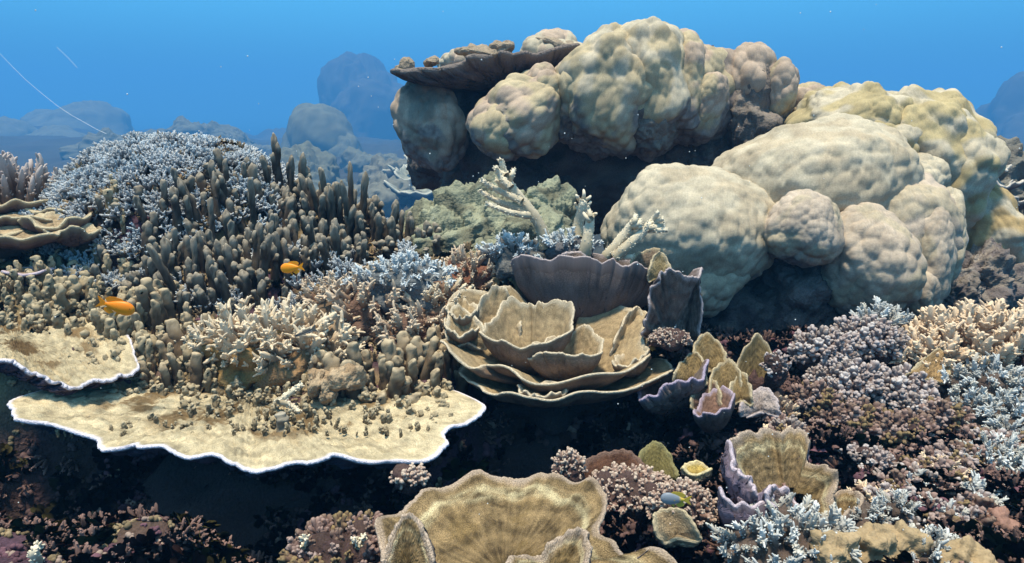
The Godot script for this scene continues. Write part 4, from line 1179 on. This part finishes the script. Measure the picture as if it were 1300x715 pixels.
func build_staghorns() -> void:
	var white := []
	var tawny := []
	var ice := []
	for k in 5:
		white.append(branch(0.15, 0.07, 26, 0.12, 0.12, Color(0.22, 0.14, 0.085), Color(0.62, 0.52, 0.39), k % 3))
		tawny.append(branch(0.14, 0.06, 22, 0.11, 0.12, Color(0.2, 0.12, 0.08), Color(0.56, 0.45, 0.34), k % 3))
		ice.append(branch(0.13, 0.06, 24, 0.13, 0.12, Color(0.16, 0.16, 0.16), Color(0.56, 0.59, 0.61), k % 3))
	var base := {"bump": 0.04, "amp": 0.012, "wave": 0.03, "wave_size": 0.08, "craggy": 0.02, "craggy_size": 0.05, "nr": 30, "nc": 44}
	# px, py, half width, half depth, dome, branches, lengths, kind, base colour, girth, label
	for q in [
		[372, 458, 0.16, 0.12, 0.08, 84, 0.075, 0.13, 0, Color(0.24, 0.15, 0.08), 1.0, "large cream-white staghorn coral cluster in the middle of the left reef"],
		[312, 450, 0.11, 0.09, 0.06, 46, 0.065, 0.115, 0, Color(0.3, 0.19, 0.08), 1.0, "cream staghorn coral with orange-brown base, left of the large white cluster"],
		[470, 400, 0.12, 0.1, 0.06, 44, 0.07, 0.12, 1, Color(0.13, 0.08, 0.06), 1.0, "tawny staghorn coral with pale tips behind the large white cluster"],
		[530, 430, 0.09, 0.08, 0.05, 32, 0.06, 0.11, 1, Color(0.13, 0.08, 0.06), 1.0, "tawny staghorn coral between brown fingers and the beige rosette"],
		[420, 385, 0.07, 0.07, 0.03, 22, 0.05, 0.08, 1, Color(0.13, 0.09, 0.06), 1.0, "small tawny staghorn coral below the smaller orange fish"],
		[598, 362, 0.1, 0.08, 0.06, 46, 0.05, 0.09, 1, Color(0.2, 0.09, 0.06), 1.0, "reddish staghorn coral at the left end of the purple plate wall"],
		[560, 385, 0.08, 0.07, 0.03, 26, 0.05, 0.08, 0, Color(0.2, 0.12, 0.08), 1.0, "pale staghorn coral sprigs just above the rosette's left rim"],
		[512, 362, 0.13, 0.1, 0.05, 80, 0.04, 0.075, 2, Color(0.12, 0.13, 0.14), 1.0, "ice-blue bushy coral in front of the green rock"],
		[655, 325, 0.09, 0.07, 0.03, 40, 0.035, 0.065, 2, Color(0.12, 0.12, 0.12), 1.0, "frosty blue sprigs at the foot of the feathery pale branch"],
		[722, 318, 0.07, 0.05, 0.03, 30, 0.04, 0.08, 2, Color(0.1, 0.1, 0.11), 1.0, "frosty blue sprigs above the purple plate wall"],
	]:
		var c := on_floor(q[0], q[1])
		if q[1] < 330: c = at(q[0], q[1], 2.12)
		var o := thing("staghorn_coral", q[11], "coral", c, "staghorn corals in the middle of the reef")
		part(o, "base", lobe(Vector3(q[2], q[4] + 0.02, q[3]), with(base, {"color": q[9], "seed": q[0] % 50})), M.rock, Transform3D(Basis(), Vector3(0, -0.02, 0)))
		branching(o, "branch", [white, tawny, ice][q[8]], M.branch, q[5], q[2], q[3], q[4], 0.75, q[6], q[7], q[10], Vector3(0, 0, 0.15))
	# the green rock
	var r := thing("reef_rock", "pale green pitted rock mound in front of the big boulder's hollow", "rock", at(610, 330, 2.6))
	massive(r, "rock", [[620, 298, 75, 54, 2.6, 0.22, 6], [560, 318, 60, 42, 2.55, 0.2, 0], [690, 292, 34, 44, 2.65, 0.14, 0], [650, 320, 70, 50, 2.45, 0.16, 0]], M.rock, {"bump": 0.07, "amp": 0.016, "wave": 0.05, "wave_size": 0.16, "craggy": 0.04, "craggy_size": 0.08, "color": Color(0.25, 0.26, 0.19), "patch": Color(0.15, 0.15, 0.11), "nr": 70, "nc": 100})
	# the single pale branches that stand above the purple wall
	var a := thing("staghorn_coral", "feathery pale staghorn branch rising highest, leaning left over the green rock", "coral", at(688, 318, 2.1))
	pale_stem(a, [[692, 314], [688, 293], [677, 272], [662, 253], [649, 236], [641, 219], [635, 202]], 2.1, 0.021, 0.007)
	for q in [[[669, 268], [648, 262], [624, 252], [609, 241]], [[663, 256], [642, 247], [622, 236], [611, 228]], [[656, 247], [640, 238], [629, 228]], [[649, 238], [636, 226], [629, 213]], [[643, 224], [634, 219], [629, 212]], [[672, 274], [650, 270], [630, 263], [617, 259]], [[646, 230], [650, 222], [652, 215]]]:
		pale_stem(a, q, 2.08 + 0.04 * sin(q[0][0] * 3.0), 0.0115, 0.005, "side_branch")
	var b := thing("staghorn_coral", "pale staghorn stub with a crown of short points, middle of the three stems", "coral", at(738, 318, 2.1))
	pale_stem(b, [[732, 302], [735, 284], [739, 266], [740, 254]], 2.12, 0.02, 0.011)
	for q in [[[740, 256], [741, 248], [741, 241]], [[739, 258], [734, 252], [731, 247]], [[740, 257], [746, 252], [750, 249]], [[740, 262], [747, 259], [750, 256]], [[737, 268], [732, 262], [730, 258]]]:
		pale_stem(b, q, 2.12, 0.007, 0.004, "point")
	pale_stem(b, [[742, 322], [745, 304], [749, 286], [749, 272]], 2.02, 0.019, 0.011)
	for q in [[[749, 274], [748, 267], [747, 262]], [[750, 277], [755, 273], [757, 271]], [[748, 280], [743, 274], [741, 270]]]:
		pale_stem(b, q, 2.02, 0.008, 0.004, "point")
	var d := thing("staghorn_coral", "pair of pale staghorn stems leaning right with blunt forked tips", "coral", at(770, 325, 2.0))
	pale_stem(d, [[768, 326], [783, 310], [797, 294], [804, 282]], 2.0, 0.017, 0.011)
	pale_stem(d, [[780, 326], [798, 310], [816, 296], [826, 284]], 1.98, 0.016, 0.011)
	for q in [[[804, 284], [806, 278], [808, 273]], [[804, 287], [811, 283], [815, 279]], [[802, 289], [809, 288], [813, 286]], [[826, 286], [831, 278], [835, 268]], [[826, 287], [835, 282], [841, 277]], [[824, 289], [835, 288], [844, 285]], [[822, 292], [834, 292], [847, 292]], [[784, 327], [796, 326], [804, 325]]]:
		pale_stem(d, q, 1.99, 0.0095, 0.006, "side_branch")
	# broken pieces on the pale table
	var e := thing("coral_fragment", "forked white broken staghorn piece lying on the pale table", "coral fragment", at(362, 512, 1.6))
	pale_stem(e, [[352, 512], [364, 502], [382, 489]], 1.56, 0.009, 0.006)
	pale_stem(e, [[354, 510], [366, 516], [382, 523]], 1.54, 0.008, 0.005)
	var f := thing("coral_fragment", "short grey ridged stub standing alone on the pale table", "coral fragment", at(362, 552, 1.45))
	part(f, "stub", finger(0.17, 0.4, Color(0.2, 0.17, 0.13), Color(0.36, 0.32, 0.26), 3.0, 0), M.finger, Transform3D(Basis.from_scale(Vector3(0.085, 0.055, 0.085)), Vector3(0, -0.003, 0)))
	var y := thing("coral_fragment", "pale yellow broken branch upright at the bottom left corner", "coral fragment", at(46, 712, 1.0))
	pale_stem(y, [[42, 722], [47, 705], [50, 690]], 1.0, 0.008, 0.006)
	var x := thing("coral_fragment", "small white forked twig poking up at the bottom edge beside the golden bowl", "coral fragment", at(455, 694, 1.0))
	pale_stem(x, [[455, 694], [460, 686], [464, 678]], 1.0, 0.004, 0.0025)
	pale_stem(x, [[456, 692], [451, 685], [449, 680]], 1.0, 0.0035, 0.0025)
	var v := thing("coral_fragment", "lone short white twig left of the forked twig at the bottom edge", "coral fragment", at(386, 692, 1.02))
	pale_stem(v, [[386, 694], [387, 686], [387, 679]], 1.02, 0.004, 0.003)
	var g := thing("dead_coral", "smooth beige dead coral chunk below the white staghorn cluster", "coral", at(425, 490, 1.62))
	massive(g, "chunk", [[438, 482, 18, 14, 1.6, 0.04, -20], [405, 484, 16, 9, 1.6, 0.04, 10], [418, 492, 12, 8, 1.58, 0.03, 0]], M.rock, {"bump": 0.025, "amp": 0.006, "wave": 0.025, "wave_size": 0.05, "craggy": 0.012, "craggy_size": 0.03, "color": Color(0.36, 0.27, 0.18), "patch": Color(0.27, 0.19, 0.12), "nr": 30, "nc": 44})

func pale_stem(root: Node3D, px: Array, d: float, r0: float, r1: float, called := "stem") -> void:
	var a := Acc.new()
	var c0 := Color(0.3, 0.245, 0.165)
	var c1 := Color(0.64, 0.57, 0.45)
	var pts := []
	var rads := []
	var cols := []
	var n := px.size() - 1
	for k in n * 4 + 1:
		var f := float(k) / (n * 4)
		var s := f * n
		var i := mini(int(s), n - 1)
		var p := at(px[i][0], px[i][1], d).cubic_interpolate(at(px[i + 1][0], px[i + 1][1], d), at(px[maxi(i - 1, 0)][0], px[maxi(i - 1, 0)][1], d), at(px[mini(i + 2, n)][0], px[mini(i + 2, n)][1], d), s - i)
		pts.append(p - root.position + Vector3(0, 0, 0.01 * sin(f * 5.0 + px[0][0])))
		rads.append(lerpf(r0, r1, f) * (0.6 if k == n * 4 else 1.0) * rng.randf_range(0.93, 1.07))
		cols.append(c0.lerp(c1, 0.3 + 0.7 * f if called != "stem" else f))
	tube(a, pts, rads, cols, 12)
	var ln: float = (pts[-1] - pts[0]).length()
	if called != "point": cups(a, pts, rads, c0, c1, int(ln * (1100.0 if called == "stem" else 700.0)))
	part(root, called, a.mesh(), M.branch)

func cups(a: Acc, pts: Array, rads: Array, c0: Color, c1: Color, n: int) -> void:
	for k in n:
		var s := rng.randf() * (pts.size() - 1.01)
		var i := int(s)
		var p: Vector3 = pts[i].lerp(pts[i + 1], s - i)
		var d: Vector3 = (pts[i + 1] - pts[i]).normalized()
		var out := d.cross(Vector3(rng.randf() - 0.5, rng.randf() - 0.5, rng.randf() - 0.5)).normalized()
		var r: float = rads[i]
		var b := p + out * r * 0.8
		var e := b + (out * 0.8 + d * 0.8) * rng.randf_range(0.003, 0.0055)
		tube(a, [b, b.lerp(e, 0.6), e], [0.0023, 0.002, 0.0011], [c0.lerp(c1, 0.4), c1, c1], 5)

func build_right_corals() -> void:
	var knobs := []
	var dull := []
	for k in 4:
		knobs.append(knob_stem(Color(0.15, 0.105, 0.1), [Color(0.42, 0.37, 0.37), Color(0.34, 0.29, 0.27), Color(0.5, 0.46, 0.46), Color(0.38, 0.32, 0.31)][k], 10, k))
		dull.append(knob_stem(Color(0.1, 0.06, 0.055), [Color(0.26, 0.18, 0.16), Color(0.2, 0.14, 0.11), Color(0.32, 0.24, 0.22), Color(0.22, 0.16, 0.08)][k], 9, k + 7))
	var cream := [knob_stem(Color(0.2, 0.12, 0.1), Color(0.5, 0.41, 0.34), 8, 3), knob_stem(Color(0.2, 0.12, 0.1), Color(0.42, 0.33, 0.28), 7, 5)]
	# px, py, distance, half width, half height, stems, size, kind, label
	for q in [
		[1045, 455, 1.86, 0.085, 0.075, 40, 0.05, 0, "grey-lilac knobbly coral at the left end of the right-hand coral bank"],
		[1100, 440, 1.9, 0.095, 0.07, 46, 0.052, 0, "grey-lilac knobbly coral, highest of the knobbly clumps"],
		[1150, 450, 1.92, 0.06, 0.05, 28, 0.05, 0, "grey knobbly coral against the tan staghorn's left side"],
		[1075, 495, 1.76, 0.1, 0.07, 46, 0.05, 0, "grey-lilac knobbly coral in the middle tier of the right bank"],
		[1140, 505, 1.74, 0.09, 0.07, 40, 0.05, 0, "grey knobbly coral below the curved yellowish plate"],
		[1165, 520, 1.66, 0.05, 0.03, 22, 0.04, 0, "pale flat-topped knobbly coral left of the upper blue-white coral"],
		[1080, 550, 1.6, 0.1, 0.07, 38, 0.045, 1, "dull maroon knobbly coral under the grey-lilac tiers"],
		[1140, 565, 1.55, 0.09, 0.07, 36, 0.045, 1, "dull maroon knobbly coral in the shade left of the blue-white corals"],
		[1195, 555, 1.6, 0.07, 0.08, 30, 0.045, 1, "dull brown knobbly coral between two blue-white corals"],
		[1100, 600, 1.4, 0.06, 0.05, 26, 0.035, 0, "small grey knobbly coral right of the golden fan"],
		[1120, 640, 1.3, 0.06, 0.04, 24, 0.032, 0, "small grey knobbly coral above the tiny blue tuft"],
		[1170, 625, 1.38, 0.08, 0.06, 32, 0.04, 1, "dark maroon knobbly coral low in the right bank"],
		[1035, 520, 1.66, 0.06, 0.06, 24, 0.04, 1, "dull knobbly coral directly above the golden fan"],
		[985, 470, 1.7, 0.03, 0.04, 12, 0.035, 0, "small grey knobbly coral on the squarish brown plate's corner"],
		[850, 432, 1.72, 0.05, 0.025, 24, 0.022, 2, "tiny cream knobbly coral between rosette and brown plates"],
		[800, 625, 1.24, 0.09, 0.03, 40, 0.026, 2, "cream knobbly coral row behind the golden bowl's right rim"],
		[722, 598, 1.26, 0.03, 0.04, 14, 0.026, 2, "cream knobbly coral tower behind the golden bowl's middle"],
		[865, 650, 1.14, 0.06, 0.05, 32, 0.026, 2, "cream knobbly coral around the grey fish"],
		[520, 610, 1.22, 0.03, 0.02, 10, 0.03, 2, "cream knobbly coral in the shade left of the golden bowl"],
		[440, 705, 1.05, 0.1, 0.04, 36, 0.034, 1, "maroon knobbly coral at the bottom edge left of the golden bowl"],
	]:
		var c := at(q[0], q[1], q[2])
		var o := thing("knobbly_coral", q[8], "coral", c, "knobbly corals of the reef bank")
		part(o, "base", lobe(Vector3(q[3] * 0.74, q[4] * 0.74, q[3] * 0.62), {"bump": 0.03, "amp": 0.006, "wave": 0.012, "wave_size": 0.06, "craggy": 0.012, "craggy_size": 0.05, "color": Color(0.07, 0.045, 0.042), "nr": 30, "nc": 44, "seed": int(q[0]) % 50}), M.rock)
		var kinds: Array = [knobs, dull, cream][q[7]]
		var stems: int = int(q[5] * (1.8 if q[7] > 0 else 1.4))
		for k in stems:
			var f := acos(1.0 - 1.25 * (k + 0.5) / stems)
			var t: float = k * 2.39996
			var n := Vector3(sin(f) * cos(t), cos(f), sin(f) * sin(t))
			var s: float = q[6] * rng.randf_range(0.7, 1.35)
			part(o, "knob", kinds[k % kinds.size()], M.branch, leaning(n * Vector3(q[3], q[4], q[3] * 0.85) - n * s * 0.6, n + Vector3(0, 0.35, 0) + jitter(0.2), rng.randf() * TAU, Vector3(s, s, s)))
	var tawny := []
	var ice := []
	for k in 4:
		tawny.append(branch(0.15, 0.08, 30, 0.13, 0.1, Color(0.27, 0.165, 0.11), Color(0.66, 0.52, 0.38), k % 3))
		ice.append(branch(0.12, 0.06, 26, 0.13, 0.12, Color(0.14, 0.125, 0.115), [Color(0.5, 0.51, 0.51), Color(0.42, 0.42, 0.41), Color(0.6, 0.61, 0.61), Color(0.47, 0.45, 0.41)][k], k % 3))
	for q in [
		[1240, 455, 1.9, 0.17, 0.08, 70, 0.08, 0.13, 0, 1.6, "tan upright staghorn coral crowning the right-hand bank"],
		[1185, 470, 1.86, 0.08, 0.05, 34, 0.06, 0.1, 0, 1.0, "tan staghorn coral sprawling left of the crowning one"],
		[1320, 450, 1.9, 0.1, 0.08, 30, 0.08, 0.13, 0, 1.6, "tan staghorn coral cut by the right picture edge"],
		[1115, 418, 1.96, 0.05, 0.03, 24, 0.05, 0.08, 1, 1.2, "pale sprigs on top of the highest knobbly clump"],
		[1250, 500, 1.72, 0.12, 0.05, 70, 0.045, 0.075, 1, 0.8, "blue-white branching coral below the tan staghorn"],
		[1280, 545, 1.6, 0.09, 0.06, 60, 0.045, 0.07, 1, 0.7, "blue-white branching coral at the right edge, second from the top"],
		[1235, 535, 1.62, 0.05, 0.04, 30, 0.04, 0.06, 1, 0.7, "small blue-white coral left of the second edge one"],
		[1262, 605, 1.42, 0.08, 0.06, 56, 0.04, 0.065, 1, 0.6, "blue-white branching coral at the right edge beside the dark hollow"],
		[1225, 650, 1.28, 0.06, 0.04, 40, 0.04, 0.06, 1, 0.7, "blue-white branching coral low beside the dark hollow"],
		[1300, 640, 1.32, 0.06, 0.05, 30, 0.04, 0.06, 1, 0.7, "blue-white branching coral in the lower right corner"],
		[1005, 700, 1.04, 0.115, 0.045, 90, 0.035, 0.06, 1, 0.8, "bright blue-white branching coral at the bottom below the golden fan"],
		[1105, 660, 1.12, 0.024, 0.012, 12, 0.03, 0.045, 1, 0.9, "tiny pale blue tuft beside the golden lobe"],
		[1140, 650, 1.16, 0.025, 0.015, 14, 0.026, 0.04, 1, 0.9, "tiny pale blue tuft right of the other tiny tuft"],
		[1175, 712, 1.0, 0.06, 0.02, 26, 0.03, 0.05, 1, 0.8, "pale blue sprigs at the bottom edge in front of the ochre knobs"],
		[985, 525, 1.62, 0.045, 0.03, 30, 0.02, 0.034, 0, 1.0, "small greenish tan sprigs above the golden fan's right side"],
	]:
		var c := at(q[0], q[1], q[2])
		var o := thing("staghorn_coral", q[10], "coral", c, "branching corals of the right-hand bank")
		part(o, "base", lobe(Vector3(q[3] * 0.95, q[4] + 0.02, q[3] * 0.7), {"bump": 0.03, "amp": 0.01, "wave": 0.02, "wave_size": 0.06, "craggy": 0.015, "craggy_size": 0.04, "color": Color(0.1, 0.075, 0.065), "nr": 26, "nc": 36, "seed": int(q[0]) % 50}), M.rock, Transform3D(Basis(), Vector3(0, -0.03, 0)))
		branching(o, "branch", tawny if q[8] == 0 else ice, M.branch, q[5], q[3], q[3] * 0.75, q[4], q[9], q[6], q[7], 1.0, Vector3(0, 0, 0.25))
	var w := thing("plate_coral", "curved yellowish plate coral edge on among the knobbly clumps", "coral", at(1175, 480, 1.78))
	fan(w, "plate", 1178, 478, 26, 30, 1.76, 0.05, 0.03, with(BROWN, {"seed": 61, "top": Color(0.3, 0.2, 0.1), "under": Color(0.24, 0.16, 0.11)}), 0.5)
	var i := 0
	for q in [[1060, 700, 24, 22, 0.98, "ochre knob coral in front of the bright blue-white coral"], [1108, 700, 22, 36, 1.0, "tall ochre knob coral right of the bright blue-white coral"], [1146, 688, 26, 20, 1.02, "round ochre knob coral, second from the bottom right corner"], [1225, 712, 34, 22, 0.98, "broad ochre knob coral at the bottom right"], [1268, 660, 16, 16, 1.2, "small pinkish knob beside the lower right blue-white coral"]]:
		var o := thing("knob_coral", q[5], "coral", at(q[0], q[1] + q[3], q[4]), "ochre knob corals in the bottom right corner")
		massive(o, "dome", [[q[0], q[1], q[2], q[3], q[4], 0.03, 0]], M.massive, {"bump": 0.014, "amp": 0.004, "wave": 0.012, "wave_size": 0.03, "craggy": 0.006, "craggy_size": 0.02, "color": Color(0.29, 0.215, 0.13) if i < 4 else Color(0.26, 0.15, 0.12), "nr": 40, "nc": 60})
		i += 1
	# small mixed clumps between the larger ones, told apart by their order from the left
	var spots := []
	for k in 22:
		var px := 990.0 + 300.0 * fmod(k * 0.618, 1.0)
		var py := 548.0 + 150.0 * fmod(k * 0.377 + 0.1, 1.0)
		if px < 1110.0 and py > 575.0: px += 120.0
		spots.append([px, py, k])
	spots.sort_custom(func(a, b): return a[0] < b[0])
	var nth := ["first", "second", "third", "fourth", "fifth", "sixth", "seventh", "eighth", "ninth", "tenth", "eleventh", "twelfth", "thirteenth", "fourteenth", "fifteenth", "sixteenth", "seventeenth", "eighteenth", "nineteenth", "twentieth", "twenty-first", "twenty-second"]
	for at_k in 22:
		var k: int = spots[at_k][2]
		var c := at(spots[at_k][0], spots[at_k][1], 1.6 - (spots[at_k][1] - 520.0) * 0.0029)
		var tone: String = "maroon and grey" if k % 3 else ("tan" if k % 2 == 0 else "blue-white")
		var o := thing("knobbly_coral", "small %s sprig clump low right, %s of these from the left" % [tone, nth[at_k]], "coral", c, "tangled small clumps low in the right-hand bank")
		for h in 16:
			var t := h * 2.39996 + k
			var q := sqrt((h + 0.5) / 16.0)
			var up := Vector3(cos(t) * q, 0.7, sin(t) * q + 0.25) + jitter(0.3)
			var s := rng.randf_range(0.03, 0.055)
			part(o, "sprig", [dull[h % 4], knobs[k % 4], dull[(h + k) % 4]][(k + h / 6) % 3] if k % 3 else [tawny[h % 4], ice[h % 4]][k % 2], M.branch, leaning(Vector3(cos(t) * q * 0.05, 0.02 * (1 - q), sin(t) * q * 0.04) - up.normalized() * s * 0.4, up, rng.randf() * TAU, Vector3(s, s, s)))
	# dark rocks that carry the bank
	var bank := thing("reef_rock", "dark maroon rock bank that carries the right-hand corals", "rock", at(1150, 620, 1.7))
	massive(bank, "rock", [[1130, 560, 150, 110, 1.95, 0.26, 0], [1260, 580, 110, 120, 1.85, 0.26, 0], [1180, 660, 130, 70, 1.6, 0.2, 0], [960, 560, 90, 60, 1.8, 0.2, 0], [1280, 680, 80, 60, 1.45, 0.15, 0]], M.rock, {"bump": 0.07, "amp": 0.03, "wave": 0.06, "wave_size": 0.16, "craggy": 0.05, "craggy_size": 0.06, "color": Color(0.075, 0.045, 0.042), "patch": Color(0.12, 0.07, 0.065), "nr": 80, "nc": 120})

func build_ground_cover() -> void:
	var stones := [nodule(1), nodule(2), nodule(3)]
	var greens := [leaf_tuft(12, Color(0.6, 0.6, 0.6), Color(1, 1, 1)), leaf_tuft(16, Color(0.6, 0.6, 0.6), Color(1, 1, 1))]
	var twigs := [tuft(6, 0.9, 0.1, Color(0.5, 0.45, 0.42), Color(1, 0.95, 0.9)), tuft(5, 0.7, 0.13, Color(0.5, 0.45, 0.42), Color(1, 0.95, 0.9))]
	var a := [[], [], []]
	var ac := [[], [], []]
	var b := [[], []]
	var bc := [[], []]
	var e := [[], []]
	var ec := [[], []]
	for k in 54000:
		var x := rng.randf_range(-2.7, 2.7)
		var z := rng.randf_range(-0.75, -2.9) if k % 3 else rng.randf_range(-0.55, -1.7)
		if k > 44000:
			x = rng.randf_range(-1.3, 0.0)
			z = rng.randf_range(-0.75, -1.42)
		if absf(x) > 0.95 - 0.85 * z: continue
		var p := Vector3(x, floor_height(x, z), z)
		var up := floor_normal(x, z)
		var patch := soft.get_noise_2d(x * 4.0, z * 4.0)
		var terrace := p.y > 0.28 and x < 0.2
		if terrace and z > -1.78 and x < -0.1 and k % 4: continue
		var g := rng.randf_range(0.6, 1.5)
		var kind := rng.randf() * (0.5 if terrace and z > -1.78 else 1.0)
		if kind < 0.5:
			var s := rng.randf_range(0.01, 0.028) * (0.6 if terrace else 1.0)
			var c := Color(0.085, 0.052, 0.05) if not terrace else Color(0.2, 0.15, 0.09)
			if rng.randf() < 0.10: c = Color(0.27, 0.2, 0.17)
			elif patch > 0.25: c = Color(0.1, 0.05, 0.065)
			a[k % 3].append(leaning(p - up * s * 0.2, up + jitter(0.3), rng.randf() * TAU, Vector3(s, s, s)))
			ac[k % 3].append(tint(c, g))
		elif kind < 0.85:
			var s := rng.randf_range(0.02, 0.045) * (0.6 if terrace else 1.0)
			var c := Color(0.075, 0.04, 0.042) if patch > -0.15 else Color(0.07, 0.065, 0.025)
			if terrace: c = Color(0.16, 0.12, 0.07)
			b[k % 2].append(leaning(p, up + jitter(0.3), rng.randf() * TAU, Vector3(s, s, s)))
			bc[k % 2].append(tint(c, g))
		else:
			var s := rng.randf_range(0.015, 0.04)
			var c := Color(0.17, 0.11, 0.1) if not terrace else Color(0.26, 0.2, 0.13)
			e[k % 2].append(leaning(p, up + jitter(0.5), rng.randf() * TAU, Vector3(s, s, s)))
			ec[k % 2].append(tint(c, g))
	var o := thing("coral_rubble", "maroon coral rubble strewn over the reef floor", "rubble", Vector3.ZERO, "", "stuff")
	for k in 3: mass(o, "rubble", stones[k], M.branch, a[k], ac[k])
	var o2 := thing("seaweed", "low leafy maroon and olive seaweed tufts on the reef floor", "seaweed", Vector3.ZERO, "", "stuff")
	for k in 2: mass(o2, "leaves", greens[k], M.branch, b[k], bc[k])
	var weed := leaf_tuft(22, Color(0.04, 0.055, 0.02), Color(0.09, 0.11, 0.035))
	for q in [[578, 592, 1.32, "dark green leafy seaweed between the pale table and the golden bowl"], [602, 588, 1.34, "dark green leafy seaweed just above the golden bowl's top edge"], [1078, 520, 1.62, "yellow-green seaweed tuft among the grey-lilac knobbly coral"], [1125, 515, 1.66, "green seaweed tuft in the middle of the right-hand bank"]]:
		var w := thing("seaweed_tuft", q[3], "seaweed", at(q[0], q[1] + 12, q[2]), "green seaweed tufts")
		part(w, "leaves", weed, M.branch, Transform3D(Basis.from_scale(Vector3(0.045, 0.04, 0.045)).rotated(Vector3.UP, q[0]), Vector3.ZERO))
	var o3 := thing("dead_twigs", "broken stubby coral twigs strewn over the reef floor", "coral rubble", Vector3.ZERO, "", "stuff")
	for k in 2: mass(o3, "twigs", twigs[k], M.branch, e[k], ec[k])

func build_fish() -> void:
	var orange := func(s: float, c: float) -> Color: return Color(0.8, 0.2, 0.004).lerp(Color(0.85, 0.33, 0.01), 0.5 - 0.5 * c) if s > 0.1 else Color(0.7, 0.27, 0.02)
	var yellow := func(_s: float, c: float) -> Color: return Color(0.8, 0.25, 0.004).lerp(Color(0.85, 0.36, 0.012), 0.5 - 0.5 * c)
	var grey := func(s: float, c: float) -> Color: return Color(0.17, 0.2, 0.25).lerp(Color(0.3, 0.33, 0.36), 0.5 - 0.5 * c).lerp(Color(0.6, 0.42, 0.06), smoothstep(0.72, 0.86, s))
	var dark := func(_s: float, c: float) -> Color: return Color(0.05, 0.05, 0.05).lerp(Color(0.45, 0.42, 0.38), smoothstep(-0.1, -0.4, c))
	fish("damselfish", "larger orange damselfish pointing down right above the beige nubs", at(147, 389, 1.5), 0.083, 0.43, 0.19, 0.15, -0.32, orange, Color(0.85, 0.28, 0.01))
	fish("damselfish", "smaller yellow-orange damselfish facing left before the dark fingers", at(371, 340, 1.7), 0.066, 0.44, 0.19, PI - 0.2, -0.12, yellow, Color(0.85, 0.32, 0.01))
	fish("damselfish", "slate grey damselfish with yellow tail beside the golden bowl", at(858, 634, 1.05), 0.052, 0.46, 0.2, PI - 0.15, 0.02, grey, Color(0.6, 0.42, 0.06))
	fish("wrasse", "slender dark striped fish hovering over the white staghorn cluster", at(388, 422, 1.6), 0.062, 0.15, 0.12, PI - 0.1, -0.38, dark, Color(0.12, 0.11, 0.1))
	for q in [[[[-30, 35], [-8, 60], [12, 81], [32, 101], [52, 118], [72, 134], [90, 146], [108, 156], [122, 164], [135, 170]], "fine white fishing line slanting down through the upper left water"], [[[72, 60], [85, 72], [98, 86]], "short loose end of white fishing line in the upper left water"]]:
		var a := Acc.new()
		var pts := []
		var rads := []
		var cols := []
		for p in q[0]:
			pts.append(at(p[0], p[1], 2.2) - at(q[0][0][0], q[0][0][1], 2.2))
			rads.append(0.0005)
			cols.append(Color(0.8, 0.85, 0.9))
		tube(a, pts, rads, cols, 5)
		var o := part(self, "fishing_line", a.mesh(), M.line, Transform3D(Basis(), at(q[0][0][0], q[0][0][1], 2.2)))
		tag(o, q[1], "fishing line")
	var b := SphereMesh.new()
	b.radius = 1.0
	b.height = 2.0
	b.radial_segments = 6
	b.rings = 3
	var xfs := []
	var cols := []
	for k in 150:
		var p := at(rng.randf_range(0, 1300), rng.randf_range(0, 715), rng.randf_range(0.7, 3.2))
		var s := rng.randf_range(0.0004, 0.0011) * -p.z
		xfs.append(Transform3D(Basis.from_scale(Vector3(s, s, s)), p))
		cols.append(Color(0.7, 0.75, 0.78))
	var mm := mass(self, "drifting_particles", b, M.fish, xfs, cols)
	tag(mm, "tiny pale particles drifting in the water", "particles", "", "stuff")
